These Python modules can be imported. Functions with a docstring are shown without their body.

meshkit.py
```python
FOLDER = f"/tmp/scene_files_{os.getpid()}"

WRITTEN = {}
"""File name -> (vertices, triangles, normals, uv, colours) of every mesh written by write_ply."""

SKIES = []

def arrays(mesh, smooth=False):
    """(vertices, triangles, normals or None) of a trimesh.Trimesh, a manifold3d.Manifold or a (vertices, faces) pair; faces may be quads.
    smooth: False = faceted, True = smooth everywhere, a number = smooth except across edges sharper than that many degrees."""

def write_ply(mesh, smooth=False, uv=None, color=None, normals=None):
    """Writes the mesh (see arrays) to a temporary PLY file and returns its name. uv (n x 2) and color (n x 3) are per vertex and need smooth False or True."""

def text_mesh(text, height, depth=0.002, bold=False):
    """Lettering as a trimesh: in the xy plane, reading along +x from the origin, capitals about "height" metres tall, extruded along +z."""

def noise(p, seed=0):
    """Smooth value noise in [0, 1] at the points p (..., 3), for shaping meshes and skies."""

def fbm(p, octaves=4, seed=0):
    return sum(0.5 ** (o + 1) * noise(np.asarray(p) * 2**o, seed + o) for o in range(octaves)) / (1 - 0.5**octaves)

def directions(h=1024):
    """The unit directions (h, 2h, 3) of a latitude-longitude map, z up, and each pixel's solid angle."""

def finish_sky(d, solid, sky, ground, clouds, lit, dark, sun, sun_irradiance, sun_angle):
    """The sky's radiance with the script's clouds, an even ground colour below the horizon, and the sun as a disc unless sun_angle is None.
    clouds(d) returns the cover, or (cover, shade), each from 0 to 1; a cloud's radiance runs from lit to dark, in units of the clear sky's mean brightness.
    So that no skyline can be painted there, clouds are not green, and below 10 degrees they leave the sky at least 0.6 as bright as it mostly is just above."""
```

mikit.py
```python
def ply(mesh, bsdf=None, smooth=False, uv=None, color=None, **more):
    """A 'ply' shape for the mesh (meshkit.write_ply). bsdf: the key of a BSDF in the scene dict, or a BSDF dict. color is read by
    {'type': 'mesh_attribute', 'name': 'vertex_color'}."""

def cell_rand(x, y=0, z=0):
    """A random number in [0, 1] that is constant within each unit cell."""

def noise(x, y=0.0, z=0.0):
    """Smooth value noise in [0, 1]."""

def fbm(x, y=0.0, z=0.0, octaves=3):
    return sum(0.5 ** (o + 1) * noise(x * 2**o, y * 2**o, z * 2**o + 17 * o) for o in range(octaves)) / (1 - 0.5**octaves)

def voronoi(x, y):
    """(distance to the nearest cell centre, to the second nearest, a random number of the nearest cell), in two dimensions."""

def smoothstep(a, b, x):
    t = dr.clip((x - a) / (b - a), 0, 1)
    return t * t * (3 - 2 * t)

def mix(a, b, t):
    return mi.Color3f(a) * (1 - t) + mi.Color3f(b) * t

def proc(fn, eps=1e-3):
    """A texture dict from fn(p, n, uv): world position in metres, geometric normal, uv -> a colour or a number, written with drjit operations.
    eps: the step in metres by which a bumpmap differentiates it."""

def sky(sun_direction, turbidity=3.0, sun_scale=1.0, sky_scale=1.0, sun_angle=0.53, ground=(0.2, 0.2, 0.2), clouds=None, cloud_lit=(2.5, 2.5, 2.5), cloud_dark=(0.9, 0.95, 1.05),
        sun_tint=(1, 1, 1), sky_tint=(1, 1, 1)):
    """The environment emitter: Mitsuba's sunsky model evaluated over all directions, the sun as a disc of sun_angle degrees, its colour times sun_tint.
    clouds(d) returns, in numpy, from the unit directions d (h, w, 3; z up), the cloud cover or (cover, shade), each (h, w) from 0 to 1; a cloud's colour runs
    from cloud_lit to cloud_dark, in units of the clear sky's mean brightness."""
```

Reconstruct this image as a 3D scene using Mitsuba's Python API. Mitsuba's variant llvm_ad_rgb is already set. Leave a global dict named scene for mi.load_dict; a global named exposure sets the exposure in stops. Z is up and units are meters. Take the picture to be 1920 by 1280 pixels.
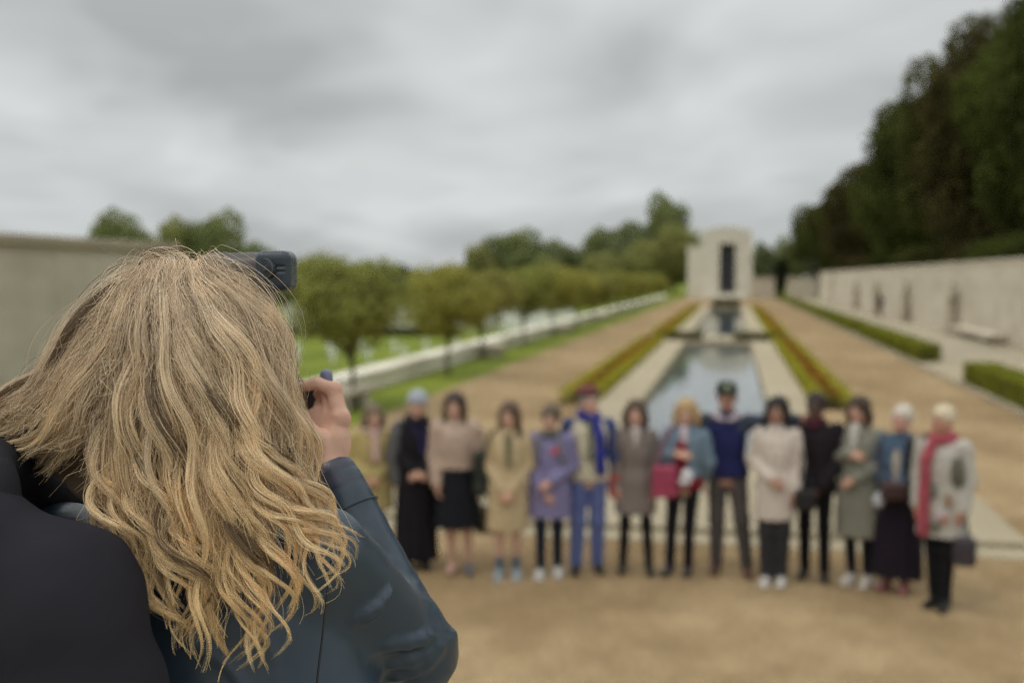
import math, os, random
import numpy as np, trimesh, shapely
import drjit as dr
import mitsuba as mi
import meshkit, mikit
from mikit import proc, fbm, noise, voronoi, smoothstep, mix, cell_rand

T = mi.ScalarTransform4f
rng = np.random.default_rng(7)
random.seed(7)
scene, labels = {}, {}

# ---------------------------------------------------------------- camera, sky, exposure
YAW, TILT, EYE = 11.640, 3.3765, 2.8          # the camera stands on a terrace and looks a little left of the avenue's axis
_y, _t = math.radians(YAW), math.radians(TILT)
_look = np.array([-math.sin(_y) * math.cos(_t), math.cos(_y) * math.cos(_t), -math.sin(_t)])
scene['camera'] = {'type': 'thinlens', 'fov_axis': 'x', 'fov': 2 * math.degrees(math.atan(0.48)), 'near_clip': 0.05, 'far_clip': 6000.0,
                   'aperture_radius': 0.0070, 'focus_distance': 1.28,
                   'to_world': T().look_at(origin=[0, 0, EYE], target=(np.array([0, 0, EYE]) + _look).tolist(), up=[0, 0, 1])}
exposure = 1.85


def clouds(d):
    el = np.degrees(np.arcsin(np.clip(d[..., 2], -1, 1)))
    az = np.degrees(np.arctan2(d[..., 0], d[..., 1]))
    # cloud layer seen from below: stretched towards the horizon
    h = np.maximum(d[..., 2], 0) + 0.17
    q = np.stack([d[..., 0] / h * 1.05, d[..., 1] / h * 0.85 + d[..., 0] / h * 0.30, np.zeros_like(h)], -1)
    q = q + (meshkit.fbm(q * 1.3 + [13.78, 2.2, 0.7], 3, 3) - 0.5)[..., None] * 0.5
    n = meshkit.fbm(q + [1.19, 15.86, 0.5], 4, 11)
    n2 = meshkit.fbm(q * 2.6 + [7.1, 2.4, 1.5], 4, 5)
    n = np.clip(0.5 + (n - 0.5) * 2.1 + (n2 - 0.5) * 0.7, 0, 1)
    cie = (1 + 2 * np.sin(np.radians(np.clip(el, 0, 90)))) / 3          # an overcast sky is three times brighter overhead than at the horizon
    lum = cie * (0.70 + 0.60 * n)
    lum = lum + 0.12 * np.exp(-np.clip(el, 0, 90) / 3.5)
    return np.ones_like(n), np.clip(1 - lum / 1.3, 0, 1)


scene['sky'] = mikit.sky([-0.35, -0.25, 0.9], turbidity=3, sun_scale=0.10, sun_angle=24, clouds=clouds, cloud_lit=(4.78, 5.0, 4.98), cloud_dark=(0.0, 0.0, 0.0), ground=(0.2, 0.18, 0.13))

# ---------------------------------------------------------------- materials


def principled(color, rough=0.8, spec=0.3, **kw):
    c = color if isinstance(color, dict) else {'type': 'rgb', 'value': list(color)}
    return {'type': 'principled', 'base_color': c, 'roughness': rough, 'specular': spec, **kw}


def two(b):
    return {'type': 'twosided', 'bsdf': b}


VC = {'type': 'mesh_attribute', 'name': 'vertex_color'}
scene['m_cloth'] = two(principled(VC, 0.9, 0.15, sheen=0.25))
scene['m_shell'] = two(principled(VC, 0.5, 0.35))
scene['m_skin'] = two(principled(VC, 0.5, 0.35))
scene['m_hairmass'] = two(principled(VC, 0.55, 0.3))
scene['m_leaf'] = {'type': 'principledthin', 'base_color': VC, 'roughness': 0.7, 'diff_trans': 0.7, 'eta': 1.3}
scene['m_bark'] = two(principled(VC, 0.95, 0.1))
scene['m_gloss'] = two(principled(VC, 0.28, 0.5))


def p_gravel(p, n, uv):
    big = fbm(p.x * 0.55, p.y * 0.55, 0.0, 3)
    mid = fbm(p.x * 3.1, p.y * 3.1, 2.0, 3)
    d1, d2, r = voronoi(p.x * 62, p.y * 62)
    c = mix((0.295, 0.205, 0.110), (0.465, 0.340, 0.195), smoothstep(0.25, 0.75, 0.6 * big + 0.4 * mid))
    c = c * (0.62 + 0.62 * r) * (0.75 + 0.25 * smoothstep(0.02, 0.25, d2 - d1))
    return c


def h_gravel(p, n, uv):
    d1, d2, r = voronoi(p.x * 62, p.y * 62)
    return (1 - d1) * 0.006 * (0.4 + r) + 0.012 * fbm(p.x * 2.0, p.y * 2.0, 0.0, 2)


scene['m_gravel'] = {'type': 'bumpmap', 'arbitrary': proc(h_gravel, 2e-3), 'scale': 1.0, 'bsdf': two(principled(proc(p_gravel), 0.95, 0.1))}


def p_grass(p, n, uv):
    a = fbm(p.x * 0.22, p.y * 0.22, 0.0, 3)
    b = fbm(p.x * 14, p.y * 14, 3.0, 3)
    stripe = smoothstep(0.35, 0.65, noise(p.x * 0.65 + 3, 7.0, 1.0))
    c = mix((0.105, 0.140, 0.020), (0.185, 0.220, 0.034), smoothstep(0.3, 0.7, 0.55 * a + 0.3 * b + 0.15 * stripe))
    return c * (0.75 + 0.5 * b)


def h_grass(p, n, uv):
    return 0.02 * fbm(p.x * 30, p.y * 30, 0.0, 2) + 0.05 * noise(p.x * 1.1, p.y * 1.1, 0.0)


scene['m_grass'] = {'type': 'bumpmap', 'arbitrary': proc(h_grass, 4e-3), 'scale': 1.0, 'bsdf': two(principled(proc(p_grass), 0.9, 0.15))}


def stone(lo, hi, streak=0.5):
    def f(p, n, uv):
        a = fbm(p.x * 0.8, p.y * 0.8, p.z * 1.3, 3)
        b = fbm(p.x * 9, p.y * 9, p.z * 9, 3)
        s = fbm((p.x + p.y) * 2.4, 3.0, p.z * 0.16, 3)
        return mix(lo, hi, smoothstep(0.25, 0.75, 0.45 * a + 0.2 * b + 0.35 * s * streak + 0.35 * (1 - streak) * 0.5))
    return two(principled(proc(f), 0.85, 0.2))


scene['m_limestone'] = stone((0.46, 0.405, 0.315), (0.63, 0.565, 0.455))
scene['m_paleslab'] = stone((0.30, 0.255, 0.175), (0.385, 0.335, 0.235), 0.0)
scene['m_paving'] = stone((0.275, 0.24, 0.175), (0.365, 0.32, 0.24), 0.0)
scene['m_whitestone'] = stone((0.62, 0.58, 0.49), (0.80, 0.76, 0.66))
scene['m_weathered'] = stone((0.44, 0.385, 0.30), (0.60, 0.54, 0.44))
scene['m_bronze'] = stone((0.31, 0.26, 0.19), (0.43, 0.375, 0.285))
scene['m_dark'] = two(principled((0.035, 0.037, 0.042), 0.5, 0.4))
scene['m_soil'] = two(principled((0.06, 0.045, 0.03), 0.95, 0.1))
scene['m_marble'] = two(principled((0.84, 0.84, 0.82), 0.6, 0.3))


def h_water(p, n, uv):
    return 0.0022 * fbm(p.x * 1.7, p.y * 1.1, 0.0, 3)


scene['m_water'] = {'type': 'bumpmap', 'arbitrary': proc(h_water, 0.02), 'scale': 1.0, 'bsdf': two(principled((0.035, 0.05, 0.055), 0.04, 0.9))}

# ---------------------------------------------------------------- scene helpers


def numbered(key):
    if not any(k == key or k.startswith(key + '__') for k in list(scene) + list(labels)):
        return key
    n = 1
    while any(k == f'{key}_{n:03d}' or k.startswith(f'{key}_{n:03d}__') for k in list(scene) + list(labels)):
        n += 1
    return f'{key}_{n:03d}'


def thing(name, label, cat, group=None):
    key = numbered(name)
    labels[key] = {'label': label, 'category': cat}
    if group:
        labels[key]['group'] = group
    return key


def struct(name, mesh, bsdf, **kw):
    scene[name] = mikit.ply(mesh, bsdf, **kw)
    labels[name] = {'kind': 'structure'}
    return name


_counts = {}


def part(parent, name, shape, label=None, kind=None):
    base = f'{parent}__{name}'
    n = _counts.get(base, 0)
    _counts[base] = n + 1
    key = base if n == 0 else f'{base}_{n:03d}'
    scene[key] = shape
    if label or kind:
        labels[key] = {}
        if label:
            labels[key]['label'] = label
        if kind:
            labels[key]['kind'] = kind
    return key


def box(x0, x1, y0, y1, z0, z1, bevel=0.0):
    if bevel <= 0:
        m = trimesh.creation.box(extents=(x1 - x0, y1 - y0, z1 - z0))
        m.apply_translation(((x0 + x1) / 2, (y0 + y1) / 2, (z0 + z1) / 2))
        return m
    b = bevel
    pts = []
    for sx in (0, 1):
        for sy in (0, 1):
            for sz in (0, 1):
                c = np.array([x1 if sx else x0, y1 if sy else y0, z1 if sz else z0])
                d = np.array([-1 if sx else 1, -1 if sy else 1, -1 if sz else 1]) * b
                for k in range(3):
                    q = c + d
                    q[k] = c[k]
                    pts.append(q)
    return trimesh.convex.convex_hull(np.array(pts))


def joined(ms):
    return trimesh.util.concatenate(ms)


def sheet(poly, z):
    """A flat sheet from a shapely polygon."""
    v, f = trimesh.creation.triangulate_polygon(poly, engine='earcut')
    v3 = np.column_stack([v, np.full(len(v), z)])
    m = trimesh.Trimesh(v3, f, process=False)
    if m.face_normals[:, 2].mean() < 0:
        m.invert()
    return m


def rect(x0, x1, y0, y1):
    return shapely.box(x0, y0, x1, y1)


def colours(mesh_v, base, var=0.12, freq=9.0, seed=0):
    n = meshkit.fbm(np.asarray(mesh_v) * freq + seed * 3.7, 3, seed)
    return np.clip(np.asarray(base)[None] * (1 + var * 2 * (n - 0.5))[:, None], 0, 1)


def shape(mesh, bsdf, color, var=0.12, freq=9.0, seed=0, **kw):
    """A vertex-coloured smooth mesh from a (v, f) pair."""
    v, f = mesh if isinstance(mesh, tuple) else (np.array(mesh.vertices), np.array(mesh.faces))
    c = color if np.ndim(color) == 2 else colours(v, color, var, freq, seed)
    return mikit.ply((v, f), bsdf, smooth=True, color=c, **kw)


# ---------------------------------------------------------------- signed distances and surface nets


def nets(f, lo, hi, h):
    lo, hi = np.asarray(lo, float), np.asarray(hi, float)
    n = np.ceil((hi - lo) / h).astype(int) + 1
    ax = [lo[k] + h * np.arange(n[k]) for k in range(3)]
    P = np.stack(np.meshgrid(*ax, indexing='ij'), -1)
    v = f(P.reshape(-1, 3)).reshape(n)
    pos, cnt = np.zeros((*(n - 1), 3)), np.zeros(n - 1)
    flips = []
    for a in range(3):
        s0 = [slice(None)] * 3
        s1 = [slice(None)] * 3
        s0[a], s1[a] = slice(0, -1), slice(1, None)
        v0, v1 = v[tuple(s0)], v[tuple(s1)]
        ch = (v0 < 0) != (v1 < 0)
        t = np.where(ch, v0 / np.where(ch, v0 - v1, 1), 0)
        c = P[tuple(s0)].copy()
        c[..., a] += t * h
        c *= ch[..., None]
        b, d = [k for k in range(3) if k != a]
        for i in (0, 1):
            for j in (0, 1):
                s = [slice(None)] * 3
                s[b] = slice(i, ch.shape[b] - 1 + i)
                s[d] = slice(j, ch.shape[d] - 1 + j)
                pos += c[tuple(s)]
                cnt += ch[tuple(s)]
        flips.append((ch, v0 < 0))
    on = cnt > 0
    idx = np.full(on.shape, -1)
    idx[on] = np.arange(on.sum())
    V = pos[on] / cnt[on][:, None]
    F = []
    for a in range(3):
        b, d = (a + 1) % 3, (a + 2) % 3
        ch, neg = flips[a]
        e = np.argwhere(ch)
        ok = (e[:, b] > 0) & (e[:, b] < n[b] - 1) & (e[:, d] > 0) & (e[:, d] < n[d] - 1)
        e = e[ok]
        q = []
        for db, dd in ((-1, -1), (0, -1), (0, 0), (-1, 0)):
            c = e.copy()
            c[:, b] += db
            c[:, d] += dd
            q.append(idx[c[:, 0], c[:, 1], c[:, 2]])
        q = np.stack(q, 1)
        inv = ~neg[e[:, 0], e[:, 1], e[:, 2]]
        q[inv] = q[inv][:, ::-1]
        F.append(q)
    F = np.vstack(F)
    return V, np.vstack([F[:, [0, 1, 2]], F[:, [0, 2, 3]]])


def relax(vf, n=2):
    from scipy.sparse import coo_matrix
    v, f = vf
    e = np.vstack([f[:, [0, 1]], f[:, [1, 2]], f[:, [2, 0]]])
    e = np.vstack([e, e[:, ::-1]])
    A = coo_matrix((np.ones(len(e)), (e[:, 0], e[:, 1])), shape=(len(v), len(v))).tocsr()
    A.data[:] = 1
    w = 1 / np.maximum(np.asarray(A.sum(1)).ravel(), 1)[:, None]
    for _ in range(n * 2):
        for k in (0.45, -0.47):
            v = v + k * (w * (A @ v) - v)
    return v, f


class Sdf:
    """Primitives joined by a smooth minimum."""

    def __init__(self, k=0.02):
        self.k, self.ops, self.lo, self.hi, self.rough = k, [], np.full(3, 9e9), np.full(3, -9e9), []

    def _box(self, pts, r):
        pts = np.atleast_2d(pts)
        self.lo, self.hi = np.minimum(self.lo, pts.min(0) - r), np.maximum(self.hi, pts.max(0) + r)

    def cone(self, a, b, ra, rb, k=None, sub=False, sc=None):
        a, b = np.asarray(a, float), np.asarray(b, float)
        sc_ = np.ones(3) if sc is None else np.asarray(sc, float)
        if not sub:
            self._box([a, b], max(ra, rb) * sc_.max())
        A, B = a / sc_, b / sc_
        ba = B - A
        L = max(ba @ ba, 1e-12)

        def f(P):
            pa = P / sc_ - A
            t = np.clip(pa @ ba / L, 0, 1)
            return (np.linalg.norm(pa - t[:, None] * ba, axis=1) - (ra + (rb - ra) * t)) * sc_.min()
        self.ops.append((f, k, sub))
        return self

    def chain(self, pts, radii, k=None):
        for i in range(len(pts) - 1):
            self.cone(pts[i], pts[i + 1], radii[i], radii[i + 1], k)
        return self

    def ell(self, c, r, k=None, sub=False):
        c, r = np.asarray(c, float), np.asarray(r, float)
        if not sub:
            self._box([c - r, c + r], 0)

        def f(P):
            q = (P - c) / r
            k0 = np.linalg.norm(q, axis=1)
            k1 = np.linalg.norm(q / r, axis=1)
            return k0 * (k0 - 1) / np.maximum(k1, 1e-9)
        self.ops.append((f, k, sub))
        return self

    def tube(self, st, k=None, p=2.0):
        """Stations (z, cx, cy, rx, ry) of an upright trunk."""
        st = np.asarray(sorted(st), float)
        R = st[:, 3:].max()
        self._box(st[:, [1, 2, 0]], R)

        def f(P):
            z = np.clip(P[:, 2], st[0, 0], st[-1, 0])
            cx, cy, rx, ry = (np.interp(z, st[:, 0], st[:, i]) for i in range(1, 5))
            q = (np.abs((P[:, 0] - cx) / rx) ** p + np.abs((P[:, 1] - cy) / ry) ** p) ** (1 / p)
            d = (q - 1) * np.minimum(rx, ry)
            dz = np.abs(P[:, 2] - z)
            return np.where(dz > 0, np.where(d > 0, np.hypot(d, dz), np.maximum(d, dz)), np.maximum(d, -np.minimum(P[:, 2] - st[0, 0], st[-1, 0] - P[:, 2]) - 1e-6))
        self.ops.append((f, k, False))
        return self

    def rbox(self, c, half, r, k=None, sub=False):
        c, half = np.asarray(c, float), np.asarray(half, float)
        if not sub:
            self._box([c - half, c + half], 0)

        def f(P):
            q = np.abs(P - c) - (half - r)
            return np.linalg.norm(np.maximum(q, 0), axis=1) + np.minimum(q.max(1), 0) - r
        self.ops.append((f, k, sub))
        return self

    def ev(self, P):
        d = None
        for f, k, sub in self.ops:
            x = f(P)
            kk = self.k if k is None else k
            if d is None:
                d = x
            elif sub:
                h = np.clip(0.5 - 0.5 * (d + x) / kk, 0, 1)
                d = d * (1 - h) - x * h + kk * h * (1 - h)
            else:
                h = np.clip(0.5 + 0.5 * (x - d) / kk, 0, 1)
                d = x * (1 - h) + d * h - kk * h * (1 - h)
        for g in self.rough:
            m = np.abs(d) < 0.05
            d[m] += g(P[m])
        return d

    def wrinkle(self, amp, freq, seed=0):
        fr = np.broadcast_to(np.asarray(freq, float), 3)
        self.rough.append(lambda P: amp * 2 * (meshkit.fbm(P * fr + seed * 5.3, 3, seed) - 0.5))
        return self

    def mesh(self, h, smooth=1):
        vf = nets(self.ev, self.lo - 3 * h, self.hi + 3 * h, h)
        return relax(vf, smooth) if smooth else vf


def tf(vf, m):
    m = np.asarray(m, float)
    return vf[0] @ m[:3, :3].T + m[:3, 3], (vf[1] if np.linalg.det(m[:3, :3]) > 0 else vf[1][:, ::-1])


def cat(*vfs):
    V, F, n = [], [], 0
    for v, f in vfs:
        V.append(v)
        F.append(np.asarray(f) + n)
        n += len(v)
    return np.vstack(V), np.vstack(F)


def rodtube(pts, r, sides=8):
    """A closed tube along a polyline."""
    p = np.asarray(pts, float)
    r = np.broadcast_to(r, (len(p),)).astype(float)
    t = np.gradient(p, axis=0)
    t /= np.linalg.norm(t, axis=1, keepdims=True) + 1e-12
    ref = np.array([0.31, 0.2, 0.93]) if abs(t[0, 2]) < 0.8 else np.array([0.9, 0.4, 0.1])
    a = np.cross(t, ref)
    a /= np.linalg.norm(a, axis=1, keepdims=True) + 1e-12
    b = np.cross(t, a)
    g = np.arange(sides) * 2 * np.pi / sides
    v = p[:, None] + r[:, None, None] * (np.cos(g)[None, :, None] * a[:, None] + np.sin(g)[None, :, None] * b[:, None])
    i, j = np.meshgrid(np.arange(len(p) - 1), np.arange(sides), indexing='ij')
    q = np.stack([i * sides + j, i * sides + (j + 1) % sides, (i + 1) * sides + (j + 1) % sides, (i + 1) * sides + j], -1).reshape(-1, 4)
    n = len(p) * sides
    V = np.vstack([v.reshape(-1, 3), p[:1], p[-1:]])
    j = np.arange(sides)
    caps = np.vstack([np.stack([j * 0 + n, (j + 1) % sides, j], 1), np.stack([j * 0 + n + 1, n - sides + j, n - sides + (j + 1) % sides], 1)])
    return V, np.vstack([q[:, [0, 1, 2]], q[:, [0, 2, 3]], caps])


def spline(pts, n):
    p = np.asarray(pts, float)
    from scipy.interpolate import PchipInterpolator
    s = np.r_[0, np.cumsum(np.linalg.norm(np.diff(p, axis=0), axis=1))]
    return PchipInterpolator(s / s[-1], p)(np.linspace(0, 1, n))

# ================================================================ the setting
# a sheet of land to the horizon: level round the avenue, 2.4 m lower in the burial field on the left, rising gently far off
gx = np.unique(np.r_[-1500, -900, -600, -400, -300, -220, -160, np.arange(-120, -20, 5.0), np.arange(-20, -9.0, 1.0), -9.3, 11.9, 20, 40, 60, 90, 130, 200, 300, 500, 900, 1500])
gy = np.unique(np.r_[-600, -300, -150, -60, -30, np.arange(-20, 152, 8.6), 152, np.arange(160, 320, 12.0), 330, 360, 400, 500, 700, 1000, 1600, 2500])
GX, GY = np.meshgrid(gx, gy, indexing='ij')


def land(x, y):
    x, y = np.asarray(x, float), np.asarray(y, float)
    s = np.clip((-10.0 - x) / 9.0, 0, 1)
    z = -2.4 * s * s * (3 - 2 * s)
    far = np.clip((y - 170) / 160, 0, 1)
    return z + (2.4 * s + 1.2) * far * far * (3 - 2 * far) - 0.02


GZ = land(GX, GY)
idx = np.arange(GX.size).reshape(GX.shape)
cells = []
for i in range(len(gx) - 1):
    for j in range(len(gy) - 1):
        if gx[i] >= -9.31 and gx[i + 1] <= 11.91 and gy[j] >= -30 and gy[j + 1] <= 152:
            continue
        cells.append([idx[i, j], idx[i + 1, j], idx[i + 1, j + 1], idx[i, j + 1]])
struct('ground', (np.stack([GX.ravel(), GY.ravel(), GZ.ravel()], -1), np.array(cells)), 'm_grass', smooth=True)

POOL = [(-1.95, 0.80, 16.6, 46.9), (-1.95, 0.80, 51.5, 105.0)]        # x0, x1, y0, y1 of the two water basins
struct('lawn', sheet(rect(-9.3, -7.05, -30, 152), 0.0), 'm_grass')
hole = shapely.union_all([rect(a - 0.45, b + 0.45, c - 0.45, d + 0.45) for a, b, c, d in POOL])
struct('gravel_court', sheet(rect(-7.05, 5.82, -30, 152).difference(hole), 0.0), 'm_gravel')
struct('soil', sheet(rect(5.96, 6.78, -30, 152), 0.0), 'm_soil')
struct('footpath', sheet(rect(6.78, 11.9, -30, 152), 0.0), 'm_paving')
struct('kerb', box(5.82, 5.96, 8, 150, -0.1, 0.09, 0.012), 'm_paving')
struct('stone_strip', box(-7.0, 5.8, 11.3, 11.72, -0.1, 0.012, 0.004), 'm_paleslab')
# pale stone forecourt of the pool, and the copings round the water
slab = joined([box(-4.25, 3.05, 11.724, 16.2, -0.1, 0.075, 0.012)])
struct('stone_forecourt', slab, 'm_paleslab')
for n, (a, b, c, d) in enumerate(POOL):
    cop = joined([box(a - 0.9, a, c - 0.35, d + 0.5, -0.5, 0.10, 0.012), box(b, b + 0.9, c - 0.35, d + 0.5, -0.5, 0.10, 0.012),
                  box(a + 0.003, b - 0.003, c - 0.35, c, -0.5, 0.097, 0.012), box(a + 0.003, b - 0.003, d, d + 0.5, -0.5, 0.097, 0.012)])
    struct(numbered('pool_coping'), cop, 'm_paleslab')
    struct(numbered('pool_bed'), sheet(rect(a, b, c, d), -0.48), 'm_dark')
    struct(numbered('water'), sheet(rect(a - 0.01, b + 0.01, c - 0.01, d + 0.01), -0.10), 'm_water')
# the terrace the two photographers stand on, with its steps down to the gravel
struct('terrace', box(-26, 22, -22, 2.2, -0.2, 1.2, 0.01), 'm_paving')
struct('terrace_steps', joined([box(-8, 8, 2.205 + 0.3 * k, 2.5 + 0.3 * k, -0.15, 1.03 - 0.17 * k, 0.01) for k in range(6)]), 'm_paving')


# ---------------------------------------------------------------- walls and buildings
def panel_wall(key, x_face, y0, y1, h, side, bsdf, cope, pitch, z0=-0.1, thick=0.6, cope_h=0.16):
    """A wall along y of stone panels with recessed joints; side = +1 when the face looks towards +x."""
    xb = x_face - side * thick
    lo, hi = min(x_face - side * 0.03, xb), max(x_face - side * 0.03, xb)
    part(key, 'core', mikit.ply(box(lo, hi, y0, y1, z0, h - cope_h), bsdf))
    n = max(1, round((y1 - y0) / pitch))
    e = np.linspace(y0, y1, n + 1)
    xa, xc = sorted((x_face, x_face - side * 0.028))
    for i in range(n):
        part(key, 'panel', mikit.ply(box(xa, xc, e[i] + 0.012, e[i + 1] - 0.012, 0.02, h - cope_h - 0.002, 0.006), bsdf))
    xa, xc = sorted((x_face + side * 0.05, xb - side * 0.05))
    part(key, 'coping', mikit.ply(box(xa, xc, y0 - 0.04, y1 + 0.04, h - cope_h + 0.002, h, 0.015), cope))


w = thing('memorial_wall', 'long pale stone wall along the right side of the gravel avenue', 'wall')
panel_wall(w, 11.3, 14, 126.5, 3.62, -1, 'm_limestone', 'm_limestone', 3.0)
w = thing('memorial_wall', 'short end piece of the long pale wall beyond its green opening', 'wall')
panel_wall(w, 11.3, 129.6, 146, 3.62, -1, 'm_limestone', 'm_limestone', 3.0)
w = thing('garden_wall', 'lower pale stone wall across the far end, right of the dark gap', 'wall')
part(w, 'core', mikit.ply(box(7.3, 11.25, 149.2, 149.7, -0.1, 2.8, 0.01), 'm_limestone'))
part(w, 'coping', mikit.ply(box(7.22, 11.3, 149.1, 149.8, 2.802, 2.95, 0.015), 'm_limestone'))
w = thing('garden_wall', 'short low pale wall joining the right side of the chapel', 'wall')
part(w, 'core', mikit.ply(box(2.75, 5.7, 149.2, 149.7, -0.1, 2.85, 0.01), 'm_limestone'))
part(w, 'coping', mikit.ply(box(2.72, 5.78, 149.1, 149.8, 2.852, 3.0, 0.015), 'm_limestone'))

# pavilion wall on the left with a dark coping
w = thing('pavilion', 'tall pale stone wall block at far left behind the blonde photographer', 'wall')
part(w, 'core', mikit.ply(box(-20.5, -14.53, 3, 26.0, -3.0, 3.5), 'm_weathered'))
e = np.linspace(3, 26, 10)
for i in range(9):
    part(w, 'panel', mikit.ply(box(-14.527, -14.5, e[i] + 0.012, e[i + 1] - 0.012, -1.2, 3.34, 0.006), 'm_weathered'))
part(w, 'coping', mikit.ply(box(-20.7, -14.38, 2.9, 26.12, 3.502, 3.72, 0.02), 'm_bronze'), 'dark weathered coping along the top')

# low retaining wall on the left with a wide flat coping
w = thing('low_wall', 'long low pale wall between the lawn strip and the burial field', 'wall')
part(w, 'core', mikit.ply(box(-9.28, -8.86, 12, 150, -3.0, 0.36), 'm_whitestone'))
e = np.linspace(12, 150, 70)
for i in range(69):
    part(w, 'coping_stone', mikit.ply(box(-9.4, -8.76, e[i] + 0.006, e[i + 1] - 0.006, 0.362, 0.50, 0.02), 'm_whitestone'))

# chapel
c = thing('chapel', 'pale tall stone chapel with arched top and dark doorway at the far end', 'chapel')
th = np.linspace(0, np.pi, 25)
cx, hw = -0.78, 3.45
prof = [(cx - hw, 0), (cx - hw, 8.75)] + [(cx - hw * np.cos(t), 8.752 + 1.15 * np.sin(t)) for t in th] + [(cx + hw, 8.75), (cx + hw, 0)]
body = shapely.Polygon(prof)
door = rect(cx - 1.08 + 0.12, cx + 1.08 + 0.12, 0.75, 7.8)
front = trimesh.creation.extrude_polygon(body.difference(door), 1.2, engine='earcut')
rot = np.array([[1, 0, 0, 0], [0, 0, -1, 151.2], [0, 1, 0, 0], [0, 0, 0, 1.0]])
front.apply_transform(rot)
part(c, 'facade', mikit.ply(front, 'm_whitestone', smooth=30))
back = trimesh.creation.extrude_polygon(body, 22.0, engine='earcut')
back.apply_transform(np.array([[1, 0, 0, 0], [0, 0, -1, 173.205], [0, 1, 0, 0], [0, 0, 0, 1.0]]))
part(c, 'nave', mikit.ply(back, 'm_whitestone', smooth=30))
dr_ = part(c, 'door', mikit.ply(joined([box(cx - 0.95, cx + 0.11, 150.95, 151.1, 0.76, 7.79, 0.02), box(cx + 0.13, cx + 1.19, 150.95, 151.1, 0.76, 7.79, 0.02)]), 'm_dark'), 'tall dark double door')
for s in (-1, 1):
    for k in range(6):
        x = cx + 0.12 + s * 0.52
        scene[f'{dr_}__panel_{len([q for q in scene if q.startswith(dr_ + "__panel")]) + 1:03d}'] = mikit.ply(box(x - 0.28, x + 0.28, 150.90, 150.948, 0.95 + 1.1 * k, 1.85 + 1.1 * k, 0.02), 'm_dark')
for s in (-1, 1):
    x = cx + 0.12 + s * 1.29
    part(c, 'door_jamb', mikit.ply(box(x - 0.2, x + 0.2, 149.90, 149.997, 0.72, 8.0, 0.02), 'm_whitestone'))
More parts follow.
